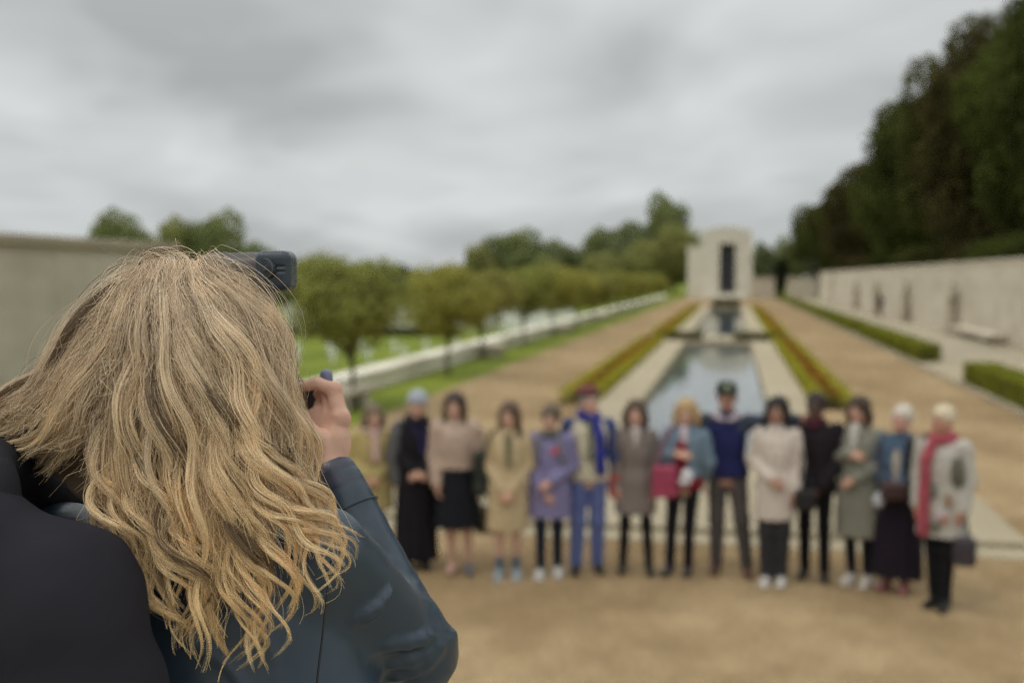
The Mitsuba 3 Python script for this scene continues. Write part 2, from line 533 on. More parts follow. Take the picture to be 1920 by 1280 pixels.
part(c, 'door_lintel', mikit.ply(box(cx + 0.12 - 1.085, cx + 0.12 + 1.085, 149.90, 149.997, 7.6, 8.0, 0.02), 'm_whitestone'))
part(c, 'wing', mikit.ply(box(cx - hw - 1.85, cx - hw - 0.003, 150.6, 172, 0, 7.1, 0.03), 'm_whitestone'))
part(c, 'wing_coping', mikit.ply(box(cx - hw - 1.92, cx - hw - 0.003, 150.52, 172.1, 7.102, 7.3, 0.03), 'm_whitestone'))
for k in range(4):
    part(c, 'step', mikit.ply(box(cx - 2.6 + 0.2 * k, cx + 2.8 - 0.2 * k, 148.0 + 0.4 * k, 149.88, 0.003 + 0.18 * k, 0.18 * (k + 1), 0.01), 'm_whitestone'))


# ---------------------------------------------------------------- benches and posts
def bench(x0, x1, y0, y1, label, top=0.46, t=0.12):
    b = thing('stone_bench', label, 'bench', 'pale stone benches beside the avenue')
    part(b, 'seat', mikit.ply(box(x0, x1, y0, y1, top - t, top, 0.015), 'm_limestone'))
    lx, ly = (x1 - x0), (y1 - y0)
    for s in (0.2, 0.8):
        if ly > lx:
            part(b, 'support', mikit.ply(box(x0 + 0.06, x1 - 0.06, y0 + ly * s - 0.12, y0 + ly * s + 0.12, 0.003, top - t - 0.002, 0.01), 'm_limestone'))
        else:
            part(b, 'support', mikit.ply(box(x0 + lx * s - 0.12, x0 + lx * s + 0.12, y0 + 0.06, y1 - 0.06, 0.003, top - t - 0.002, 0.01), 'm_limestone'))


bench(-8.5, -7.75, 20.6, 22.6, 'nearest pale stone bench on the lawn, just right of the hand')
bench(-8.65, -8.05, 36.6, 38.0, 'pale stone bench on the lawn strip, second from the hand')
bench(-8.65, -8.05, 53.0, 54.6, 'small pale stone bench on the lawn strip, third from the hand')
bench(-8.65, -8.05, 70.0, 71.6, 'far pale stone bench on the lawn strip, fourth from the hand')
bench(10.55, 11.15, 47.5, 56.0, 'long pale stone bench against the memorial wall at right', 0.5, 0.2)


# ---------------------------------------------------------------- foliage
def leaves(pts, nrm, size, base, tone, n_var=0.15, aspect=0.55):
    """Bent two-triangle leaves at pts; returns (v, f, colour)."""
    n = len(pts)
    a = nrm + rng.normal(0, 0.55, (n, 3))
    a /= np.linalg.norm(a, axis=1, keepdims=True)
    t = np.cross(a, rng.normal(0, 1, (n, 3)))
    t /= np.linalg.norm(t, axis=1, keepdims=True) + 1e-9
    b = np.cross(a, t)
    s = (size * rng.uniform(0.6, 1.35, n))[:, None]
    v = np.stack([pts - t * s, pts + b * s * aspect + a * s * 0.12, pts + t * s, pts - b * s * aspect + a * s * 0.12], 1).reshape(-1, 3)
    i = np.arange(n)[:, None] * 4
    f = np.vstack([i + [0, 1, 2], i + [0, 2, 3]])
    clump = meshkit.fbm(pts / (size * 14) + 11, 2, 3)[:, None]
    mixv = np.clip(clump * 1.3 - 0.15 + rng.normal(0, 0.05, (n, 1)), 0, 1)
    c = np.asarray(base) * (1 - mixv) + np.asarray(tone) * mixv
    c = c * rng.uniform(1 - n_var, 1 + n_var, (n, 1))
    return v, f, np.repeat(np.clip(c, 0.004, 1), 4, axis=0)


def crown(blobs, n, size, base, tone):
    """Leaves through the outer part of several clumps."""
    w_ = np.array([r[0] * r[1] + r[1] * r[2] for _, r in blobs])
    k = rng.choice(len(blobs), n, p=w_ / w_.sum())
    C, R = np.array([b[0] for b in blobs]), np.array([b[1] for b in blobs])
    d = rng.normal(0, 1, (n, 3))
    d /= np.linalg.norm(d, axis=1, keepdims=True)
    rad = rng.uniform(0.5, 1.0, n) ** 0.5
    wob = 0.78 + 0.44 * meshkit.fbm(d * 2.4 + k[:, None] * 7.7, 3, 2)
    p = C[k] + d * R[k] * (rad * wob)[:, None]
    return leaves(p, d, size, base, tone)


def limb(a, b, ra, rb, n=6, wob=0.05):
    p = np.linspace(a, b, n) + np.r_[np.zeros((1, 3)), rng.normal(0, wob * np.linalg.norm(np.subtract(b, a)), (n - 2, 3)), np.zeros((1, 3))]
    return rodtube(p, np.linspace(ra, rb, n), 7)


def make_tree(h, cr, clear, n, size, base, tone, nb=16, tall=1.0):
    """(trunk, crown) meshes of a tree standing at the origin: height h, crown radius cr, clear stem."""
    blobs = []
    zc, rz = (h + clear) / 2, (h - clear) / 2
    for i in range(nb):
        d = rng.normal(0, 1, 3)
        d /= np.linalg.norm(d)
        q = rng.uniform(0.35, 0.72)
        c = np.array([d[0] * cr * q, d[1] * cr * q, zc + d[2] * rz * q * 0.98])
        r = rng.uniform(0.30, 0.48)
        blobs.append((c, np.array([cr * r, cr * r, min(cr, rz) * r * 0.9 * tall])))
    blobs.append((np.array([0, 0, zc]), np.array([cr * 0.62, cr * 0.62, rz * 0.72])))
    tw = [limb((0, 0, -0.3), (0.02 * h * 0.2, 0, clear + 0.35 * (h - clear)), 0.018 * h, 0.010 * h, 7, 0.012)]
    for c, r in blobs[:9]:
        tw.append(limb((0, 0, clear * rng.uniform(0.8, 1.15)), c, 0.011 * h, 0.003 * h, 5, 0.05))
    return cat(*tw), crown(blobs, n, size, base, tone)


BARK = (0.075, 0.06, 0.042)
PROTO = {}


def proto(kind, *args, **kw):
    tr, (v, f, c) = make_tree(*args, **kw)
    PROTO[kind] = (shape(tr, 'm_bark', BARK, 0.4, 6), mikit.ply((v, f), 'm_leaf', color=c))


# small formal trees of the lawn strip (unit: metres), tall dark wood trees, far park trees
for s in range(3):
    proto(f'row{s}', 3.45, 1.46, 1.12, 13000, 0.060, [(0.215, 0.23, 0.066), (0.28, 0.275, 0.07), (0.245, 0.24, 0.076)][s], [(0.45, 0.46, 0.13), (0.54, 0.51, 0.135), (0.48, 0.445, 0.14)][s], nb=36)
for s in range(4):
    proto(f'wood{s}', 20.0, 6.2, 1.2, 15000, 0.30, [(0.056, 0.066, 0.022), (0.062, 0.068, 0.023), (0.064, 0.060, 0.025), (0.056, 0.070, 0.022)][s], [(0.13, 0.15, 0.04), (0.138, 0.14, 0.042), (0.13, 0.112, 0.043), (0.15, 0.18, 0.044)][s], nb=30)
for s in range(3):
    proto(f'park{s}', 12.0, 4.6, 0.8, 7000, 0.30, [(0.185, 0.21, 0.095), (0.235, 0.245, 0.092), (0.17, 0.20, 0.108)][s], [(0.345, 0.38, 0.155), (0.42, 0.42, 0.15), (0.305, 0.34, 0.165)][s], nb=22)  # aerial haze is mixed into these paled, greyed leaf colours


def tree(kind, x, y, z, label, group, sx=1.0, sz=1.0, rot=0.0, name='tree'):
    t = thing(name, label, 'tree', group)
    m = T().translate([float(x), float(y), float(z)]).rotate([0, 0, 1], float(rot)).scale([float(sx), float(sx), float(sz)])
    tr, cr = PROTO[kind]
    part(t, 'trunk', {**tr, 'to_world': m})
    part(t, 'crown', {**cr, 'to_world': m})


ORD = ['first', 'second', 'third', 'fourth', 'fifth', 'sixth', 'seventh', 'eighth', 'ninth', 'tenth', 'eleventh', 'twelfth', 'thirteenth', 'fourteenth', 'fifteenth', 'sixteenth']
row_y = [21.6, 29.4, 35.4, 42.5, 49.5, 57, 64.5, 72, 80, 88, 96.5, 105, 114, 124]
for i, y in enumerate(row_y):
    tree(f'row{[0, 1, 2, 0, 1, 1, 2, 0, 1, 2, 1, 0, 1, 2][i]}', (-7.95, -7.92, -8.35)[i] if i < 3 else -8.25, y, 0.0,
         f'small clipped tree in the lawn row left of the gravel, {ORD[i]} from the photographer', 'small trees along the lawn strip',
         [1.04, 0.98, 0.96, 1.0, 1.02, 1.0][i % 6], [1.03, 0.985, 0.97, 1.02][i % 4], 47 * i)

wood = [(13.6, 176, .86, .82), (15.6, 158, .95, .93), (15.6, 138, .9, .98), (18.0, 122, .95, 1.08), (16.2, 107, .86, 1.10), (18.5, 95, .9, 1.20), (17.2, 83, .82, 1.22),
        (19.5, 73, .9, 1.20), (18.5, 63, .86, 1.22), (21.5, 54, .95, 1.15), (20.5, 45, .95, 1.10), (26, 90, 1., 1.25), (26, 116, 1., 1.18), (28, 66, 1., 1.25), (25, 146, 1., 1.0), (22, 36, .9, 1.0)]
for i, (x, y, sx, sz) in enumerate(wood):
    tree(f'wood{i % 4}', x, y, 0.0, f'tall dark tree in the wood behind the right wall, {ORD[i]} in from the chapel end' if i < 11 else f'tall dark tree deep in the wood behind the right wall, {ORD[i - 11]} of the back rank',
         'tall dark trees behind the memorial wall', sx, sz, 53 * i + 20)
# under the wood the stems are closed off by shrubs
for i, (x, y, s) in enumerate([(15.5, 150, .5), (15.2, 128, .5), (15.5, 112, .48), (15.6, 98, .5), (15.6, 86, .5), (15.8, 76, .46), (15.8, 67, .46), (15.8, 58, .46), (15.8, 50, .46), (15.8, 42, .46), (15.8, 35, .46)]):
    tree(f'wood{(i + 1) % 4}', x, y, 0.0, f'dark undergrowth bush showing over the right wall, {ORD[i]} from the chapel end', 'dark bushes over the memorial wall', s, 0.30, 71 * i, 'bush')

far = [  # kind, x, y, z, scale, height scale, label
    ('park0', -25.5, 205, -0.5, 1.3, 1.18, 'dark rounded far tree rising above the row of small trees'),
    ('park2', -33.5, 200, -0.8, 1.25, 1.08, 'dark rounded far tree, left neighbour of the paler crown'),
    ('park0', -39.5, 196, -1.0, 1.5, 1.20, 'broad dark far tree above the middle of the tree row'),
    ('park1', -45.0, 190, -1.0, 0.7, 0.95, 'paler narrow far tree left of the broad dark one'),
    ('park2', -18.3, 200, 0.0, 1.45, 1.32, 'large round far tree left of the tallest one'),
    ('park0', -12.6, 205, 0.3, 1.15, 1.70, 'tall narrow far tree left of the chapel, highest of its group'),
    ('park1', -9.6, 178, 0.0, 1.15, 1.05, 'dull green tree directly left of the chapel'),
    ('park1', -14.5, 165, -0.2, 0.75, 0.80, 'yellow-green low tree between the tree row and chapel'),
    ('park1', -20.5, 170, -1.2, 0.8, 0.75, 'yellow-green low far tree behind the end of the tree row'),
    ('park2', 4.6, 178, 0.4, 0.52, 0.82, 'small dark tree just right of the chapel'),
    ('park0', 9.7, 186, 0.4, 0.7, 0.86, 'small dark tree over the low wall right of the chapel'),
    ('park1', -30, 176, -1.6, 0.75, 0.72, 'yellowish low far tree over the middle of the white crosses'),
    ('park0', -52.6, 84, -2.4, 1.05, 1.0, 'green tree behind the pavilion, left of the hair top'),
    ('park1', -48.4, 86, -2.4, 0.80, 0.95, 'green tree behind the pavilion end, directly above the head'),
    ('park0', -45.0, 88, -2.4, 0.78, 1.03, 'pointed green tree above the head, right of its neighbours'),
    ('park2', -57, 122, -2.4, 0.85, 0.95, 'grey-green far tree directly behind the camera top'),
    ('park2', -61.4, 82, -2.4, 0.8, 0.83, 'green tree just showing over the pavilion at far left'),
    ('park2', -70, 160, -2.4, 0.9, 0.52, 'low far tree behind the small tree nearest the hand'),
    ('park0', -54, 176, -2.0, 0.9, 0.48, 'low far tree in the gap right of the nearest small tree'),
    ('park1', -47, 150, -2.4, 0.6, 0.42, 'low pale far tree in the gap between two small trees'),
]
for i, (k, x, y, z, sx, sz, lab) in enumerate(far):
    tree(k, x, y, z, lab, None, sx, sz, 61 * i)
# a far wooded horizon that reads as one mass
vs, fs, cs, n0 = [], [], [], 0
for x in np.arange(-330, 300, 13.0):
    y = 330 + rng.uniform(-25, 25)
    hh = rng.uniform(4.5, 8.0)
    v, f, c = crown([(np.array([x + rng.uniform(-6, 6), y, hh * 0.45]), np.array([10, 8, hh * 0.6])) for _ in range(2)], 700, 0.9, (0.045, 0.058, 0.022), (0.085, 0.10, 0.035))
    vs.append(v); fs.append(f + n0); cs.append(c); n0 += len(v)
scene['distant_wood'] = mikit.ply((np.vstack(vs), np.vstack(fs)), 'm_leaf', color=np.vstack(cs))
labels['distant_wood'] = {'label': 'low far wood along the horizon behind the burial field', 'category': 'wood', 'kind': 'stuff'}


# ---------------------------------------------------------------- hedges and flower beds
def hedge_mesh(x0, x1, y0, y1, h, size, per_m2, base, tone):
    """Leaves on the faces of a clipped box (the core mesh comes with it)."""
    faces = [((x0, y0, h), (x1 - x0, 0, 0), (0, y1 - y0, 0), (0, 0, 1)), ((x0, y0, 0), (0, y1 - y0, 0), (0, 0, h), (-1, 0, 0)), ((x1, y0, 0), (0, y1 - y0, 0), (0, 0, h), (1, 0, 0)),
             ((x0, y0, 0), (x1 - x0, 0, 0), (0, 0, h), (0, -1, 0)), ((x0, y1, 0), (x1 - x0, 0, 0), (0, 0, h), (0, 1, 0))]
    P, N = [], []
    for o, u, w2, nn in faces:
        k = max(20, int(per_m2 * np.linalg.norm(u) * np.linalg.norm(w2)))
        P.append(np.array(o) + rng.uniform(0, 1, (k, 1)) * u + rng.uniform(0, 1, (k, 1)) * w2)
        N.append(np.tile(np.array(nn, float), (k, 1)))
    P, N = np.vstack(P), np.vstack(N)
    P = P + N * ((meshkit.fbm(P * 2.2, 2, 4) - 0.5) * 0.10 - 0.02 + rng.normal(0, 0.012, len(P)))[:, None]
    P[:, 2] = np.maximum(P[:, 2], 0.03)
    return leaves(P, N, size, base, tone)


HEDGE = [(2, 21.2, 'nearest clipped green hedge, cut off by the right edge'), (22.0, 27.6, 'nearest whole end of the clipped hedge, beside the first gap'), (36.9, 54.6, 'clipped green hedge between the two gaps in the row'),
         (56.8, 92, 'longest far clipped hedge beyond the second gap'), (94, 143, 'farthest clipped hedge running to the low end wall')]
HEDGE = [(8.0, 29.9, 'nearest clipped green hedge, running out at the right edge')] + HEDGE[2:]
for y0, y1, lab in HEDGE:
    k = thing('hedge', lab, 'hedge', 'clipped hedges along the footpath')
    near = y0 < 40
    part(k, 'core', mikit.ply(box(6.04, 6.68, y0 + 0.06, y1 - 0.06, 0.0, 0.57, 0.05), 'm_soil'))
    v, f, c = hedge_mesh(5.99, 6.75, y0, y1, 0.62, 0.028 if near else 0.05, 900 if near else 300, (0.14, 0.18, 0.024), (0.38, 0.38, 0.05))
    part(k, 'foliage', mikit.ply((v, f), 'm_leaf', color=c))
for n, (y0, y1) in enumerate([(30.3, 36.5), (55.0, 56.4)]):
    struct(numbered('stone_threshold'), box(5.965, 6.775, y0, y1, -0.05, 0.085, 0.01), 'm_paleslab')

SIDES = {'left': (-3.76, -2.88), 'right': (1.72, 2.60)}
for side, (xa, xb) in SIDES.items():
    for y0, y1, which in ((23.4, 47.0, 'near'), (51.5, 104.0, 'far')):
        k = thing('flower_bed', f'{which} flower bed on the {side} of the pool, red flowers between yellow-green edging', 'flower bed', None)
        near = which == 'near'
        part(k, 'soil', mikit.ply(box(xa, xb, y0, y1, -0.02, 0.06, 0.01), 'm_soil'))
        sz, den = (0.032, 420) if near else (0.07, 80)
        for x0 in (xa + 0.0, xb - 0.30):
            v, f, c = hedge_mesh(x0, x0 + 0.30, y0, y1, 0.32, sz, den, (0.29, 0.29, 0.034), (0.58, 0.53, 0.07))
            part(k, 'edging', mikit.ply((v, f), 'm_leaf', color=c))
        m = int((y1 - y0) * (330 if near else 70))
        P = np.stack([rng.uniform(xa + 0.25, xb - 0.25, m), rng.uniform(y0 + 0.1, y1 - 0.1, m), rng.uniform(0.08, 0.27, m)], -1)
        v, f, c = leaves(P, np.tile([0, 0, 1.0], (m, 1)), sz * 1.1, (0.11, 0.115, 0.024), (0.25, 0.17, 0.045))
        part(k, 'leaves', mikit.ply((v, f), 'm_leaf', color=c), kind='stuff')
        m = int((y1 - y0) * (17 if near else 4))
        P = np.stack([rng.uniform(xa + 0.27, xb - 0.27, m), rng.uniform(y0 + 0.1, y1 - 0.1, m), rng.uniform(0.26, 0.36, m)], -1)
        v, f, c = leaves(P, np.tile([0, 0, 1.0], (m, 1)), sz * 1.25, (0.34, 0.045, 0.03), (0.42, 0.09, 0.03), aspect=0.9)
        part(k, 'flowers', mikit.ply((v, f), 'm_leaf', color=c), kind='stuff')
# planted cross strip between the two basins, pale stone in its middle
struct('pool_causeway', box(-1.25, 0.1, 47.45, 51.1, -0.1, 0.13, 0.01), 'm_paleslab')
for side, (xa, xb) in {'left': (-2.85, -1.3), 'right': (0.15, 1.69)}.items():
    k = thing('hedge', f'low dull green planting across the pool on the {side} of the causeway', 'hedge')
    part(k, 'core', mikit.ply(box(xa + 0.06, xb - 0.06, 48.1, 50.9, 0.0, 0.22, 0.05), 'm_soil'))
    v, f, c = hedge_mesh(xa, xb, 48.0, 51.0, 0.30, 0.05, 300, (0.07, 0.075, 0.015), (0.14, 0.125, 0.025))
    part(k, 'foliage', mikit.ply((v, f), 'm_leaf', color=c))
k = thing('hedge', 'brownish planting at the chapel end of the far pool', 'hedge')
part(k, 'core', mikit.ply(box(-1.8, 0.7, 106.0, 107.9, 0.0, 0.72, 0.05), 'm_soil'))
v, f, c = hedge_mesh(-1.9, 0.8, 105.8, 108, 0.80, 0.09, 130, (0.10, 0.085, 0.02), (0.20, 0.16, 0.04))
part(k, 'foliage', mikit.ply((v, f), 'm_leaf', color=c))
k = thing('cypress', 'slim dark cypress in the gap between the two low end walls', 'tree')
v, f, c = crown([(np.array([0, 0, 1.4]), np.array([0.62, 0.62, 1.6])), (np.array([0, 0, 3.2]), np.array([1.15, 1.0, 1.9])), (np.array([0.2, 0, 4.4]), np.array([0.9, 0.8, 1.3]))], 4500, 0.16, (0.016, 0.022, 0.012), (0.035, 0.045, 0.018))
part(k, 'crown', mikit.ply((v + [6.45, 150.3, 0], f), 'm_leaf', color=c))
part(k, 'trunk', shape(rodtube([(6.45, 150.3, -0.2), (6.45, 150.3, 1.5), (6.5, 150.3, 3.4)], [0.2, 0.16, 0.08]), 'm_bark', BARK))
k = thing('bush', 'bright green shrub showing through the opening in the right wall', 'bush')
v, f, c = crown([(np.array([0, 0, 1.2]), np.array([0.9, 1.3, 1.5])), (np.array([0, 0.2, 2.0]), np.array([0.7, 1.0, 1.1]))], 3500, 0.14, (0.04, 0.06, 0.012), (0.09, 0.12, 0.02))
part(k, 'crown', mikit.ply((v + [12.9, 129.5, 0], f), 'm_leaf', color=c))
part(k, 'trunk', shape(rodtube([(12.9, 129.5, -0.2), (12.9, 129.5, 1.6)], [0.12, 0.06]), 'm_bark', BARK))


# ---------------------------------------------------------------- white grave markers in curving rows
def cross_mesh():
    s = shapely.union_all([rect(-0.075, 0.075, -0.15, 1.07), rect(-0.29, 0.29, 0.62, 0.77)])
    m = trimesh.creation.extrude_polygon(s, 0.09, engine='earcut')
    m.apply_transform(np.array([[1, 0, 0, 0], [0, 0, 1, -0.045], [0, 1, 0, 0], [0, 0, 0, 1.0]]))
    m.invert()
    if m.volume < 0:
        m.invert()
    return m


cross = mikit.ply(cross_mesh(), 'm_marble')
spots = []
for r in [65.5, 72.0, *np.arange(98, 185, 2.7)]:   # arcs about a point behind the field
    for a in np.arange(-62, -2, math.degrees((1.5 if r > 90 else 2.2) / r)):
        x, y = 6 + r * math.sin(math.radians(a)), 0 + r * math.cos(math.radians(a)) * 1.0 + 4
        if x < -18.5 and y > 36:
            spots.append((x, y, a))
C_ = np.array([(x, y) for x, y, _ in spots])
rr = C_[:, 0] * math.cos(_y) + C_[:, 1] * math.sin(_y)
ff = -C_[:, 0] * math.sin(_y) + C_[:, 1] * math.cos(_y)
seen = (rr / ff > -0.215) & (rr / ff < 0.06)      # left of this the pavilion and the photographer stand in the way
order = np.argsort(np.hypot(C_[:, 0], C_[:, 1]) + 1000 * ~seen)
rest = []
for n, i in enumerate(order):
    x, y, a = spots[i]
    m = T().translate([float(x), float(y), float(land(x, y))]).rotate([0, 0, 1], float(-a * 0.3 + rng.normal(0, 1.0)))
    if n < 260 and seen[i]:
        key = numbered('grave_marker') if n < 2 else f'grave_marker_{n:03d}'
        scene[key] = {**cross, 'to_world': m}
        labels[key] = {'label': 'white marble cross standing in the curved rows of the burial field', 'category': 'grave marker', 'group': 'white crosses in the burial field'}
    elif seen[i]:
        q = cross_mesh()
        q.apply_transform(np.array(m.matrix))
        rest.append(q)
if rest:
    scene['distant_grave_markers'] = mikit.ply(joined(rest), 'm_marble')
    labels['distant_grave_markers'] = {'label': 'far rows of white crosses merging into a pale band', 'category': 'grave marker', 'kind': 'stuff'}
k = thing('hedge', 'low dark hedge along the field between the crosses', 'hedge')
part(k, 'core', mikit.ply(box(-40, -24.0, 92, 93, -2.45, -1.75, 0.05), 'm_soil'))
v, f, c = hedge_mesh(-40, -24.0, 91.9, 93.1, 0.75, 0.10, 60, (0.030, 0.042, 0.008), (0.07, 0.085, 0.014))
part(k, 'foliage', mikit.ply((v + [0, 0, -2.42], f), 'm_leaf', color=c))

# ================================================================ people
def head_sdf(male=False):
    s = Sdf(0.012)
    s.ell((0, 0.014, 0.032), (0.076, 0.096, 0.084))
    s.ell((0, -0.022, -0.04), (0.059, 0.066, 0.074), 0.02)
    s.cone((0, -0.066, -0.094), (0, -0.062, -0.09), 0.020, 0.020, 0.025)
    s.cone((-0.03, -0.078, 0.022), (0.03, -0.078, 0.022), 0.011, 0.011, 0.015)        # brow
    for x in (-0.031, 0.031):
        s.ell((x, -0.094, 0.004), (0.017, 0.013, 0.010), 0.008, True)                 # eye socket
        s.ell((x, -0.077, 0.003), (0.0125, 0.0115, 0.0105), 0.003)                    # eyeball
        s.ell((1.32 * x, -0.064, -0.028), (0.020, 0.020, 0.018), 0.02)                # cheek
        s.ell((2.5 * x, 0.012, -0.012), (0.010, 0.022, 0.031), 0.006)                 # ear
    s.cone((0, -0.085, 0.010), (0, -0.106, -0.026), 0.008, 0.012, 0.008)              # nose
    s.ell((-0.010, -0.096, -0.030), (0.008, 0.009, 0.007), 0.004)
    s.ell((0.010, -0.096, -0.030), (0.008, 0.009, 0.007), 0.004)
    s.ell((0, -0.085, -0.055), (0.022, 0.010, 0.006), 0.004)                          # lips
    s.ell((0, -0.084, -0.064), (0.019, 0.010, 0.007), 0.004)
    r = 0.056 if male else 0.048
    s.cone((0, 0.018, -0.07), (0, 0.030, -0.21), r, r + 0.006, 0.02)
    return s


def hand_sdf():
    """A relaxed right hand, wrist at the origin, fingers towards -z, palm towards -y... thumb at -x."""
    s = Sdf(0.006)
    s.cone((0, 0, 0.03), (0, 0, -0.01), 0.026, 0.024)
    s.rbox((0.0, 0, -0.052), (0.040, 0.014, 0.046), 0.012, 0.015)
    L = [0.074, 0.082, 0.077, 0.060]
    for i, x in enumerate((-0.029, -0.010, 0.010, 0.028)):
        r = 0.0092 if i < 3 else 0.0080
        b = np.array([x, 0.0, -0.094])
        a1, a2, a3 = 0.35, 0.75, 1.0
        p1 = b + L[i] * 0.46 * np.array([x * 0.5, -math.sin(a1), -math.cos(a1)])
        p2 = p1 + L[i] * 0.30 * np.array([0, -math.sin(a2), -math.cos(a2)])
        p3 = p2 + L[i] * 0.24 * np.array([0, -math.sin(a3), -math.cos(a3)])
        s.chain([b, p1, p2, p3], [r + 0.001, r, r * 0.93, r * 0.8], 0.003)
    s.chain([(-0.026, -0.004, -0.022), (-0.047, -0.016, -0.052), (-0.050, -0.026, -0.080), (-0.045, -0.034, -0.101)], [0.015, 0.0125, 0.0105, 0.0085], 0.006)
    return s


HEAD = {m: head_sdf(m).mesh(0.0055) for m in (False, True)}
HAND = hand_sdf().mesh(0.0042, 0)
HAND = relax(HAND, 1)


def head_colours(v, skin, lips=(0.42, 0.16, 0.13), brow=(0.10, 0.07, 0.05), iris=(0.06, 0.04, 0.03)):
    c = colours(v, skin, 0.10, 40)
    L = ((v[:, 0] / 0.022) ** 2 + ((v[:, 2] + 0.060) / 0.012) ** 2 < 1) & (v[:, 1] < -0.07)
    c[L] = np.asarray(lips) * (0.35 + 0.65 * min(1, skin[0] / 0.45))
    for x in (-0.031, 0.031):
        e = np.hypot((v[:, 0] - x) / 0.0115, (v[:, 2] - 0.003) / 0.0075)
        c[(e < 1) & (v[:, 1] < -0.07)] = (0.55, 0.52, 0.49)
        c[(np.hypot(v[:, 0] - x, v[:, 2] - 0.003) < 0.0062) & (v[:, 1] < -0.07)] = iris
        b = (np.abs(v[:, 0] - x) < 0.019) & (np.abs(v[:, 2] - 0.0245 + 2.5 * (np.abs(v[:, 0]) - 0.03) ** 2 * 8) < 0.0045) & (v[:, 1] < -0.06)
        c[b] = brow
    k = (np.abs(np.abs(v[:, 0]) - 0.041) < 0.02) & (v[:, 2] < -0.012) & (v[:, 2] > -0.045) & (v[:, 1] < -0.05)
    c[k] *= (1.06, 0.93, 0.92)
    return c


def frame(d, up):
    """Rotation whose -z is d and whose -y leans towards up."""
    z = -np.asarray(d, float) / np.linalg.norm(d)
    y = -np.asarray(up, float)
    y = y - z * (y @ z)
    y /= np.linalg.norm(y)
    m = np.eye(4)
    m[:3, 0], m[:3, 1], m[:3, 2] = np.cross(y, z), y, z
    return m


HC = np.array([0, -0.012, 1.588])             # head centre of a 1.70 m figure

ARM = {'down': (0.035, 0.03, 1.115, 0.025, -0.045, 0.875), 'front': (0.055, 0.03, 1.125, -0.12, -0.155, 1.00), 'low': (0.05, 0.02, 1.115, -0.115, -0.13, 0.885),
       'chest': (0.06, 0.01, 1.13, -0.13, -0.155, 1.21), 'back': (0.06, 0.05, 1.12, 0.02, 0.12, 0.97), 'wide': (0.22, 0.02, 1.36, 0.40, 0.06, 1.40), 'bag': (0.06, 0.0, 1.13, 0.05, -0.16, 0.98),
       'away': (0.05, 0.03, 1.115, 0.07, 0.02, 0.875)}


def strands(v, amp=0.004, fx=60):
    """Combed ridges for short modelled hair."""
    return v


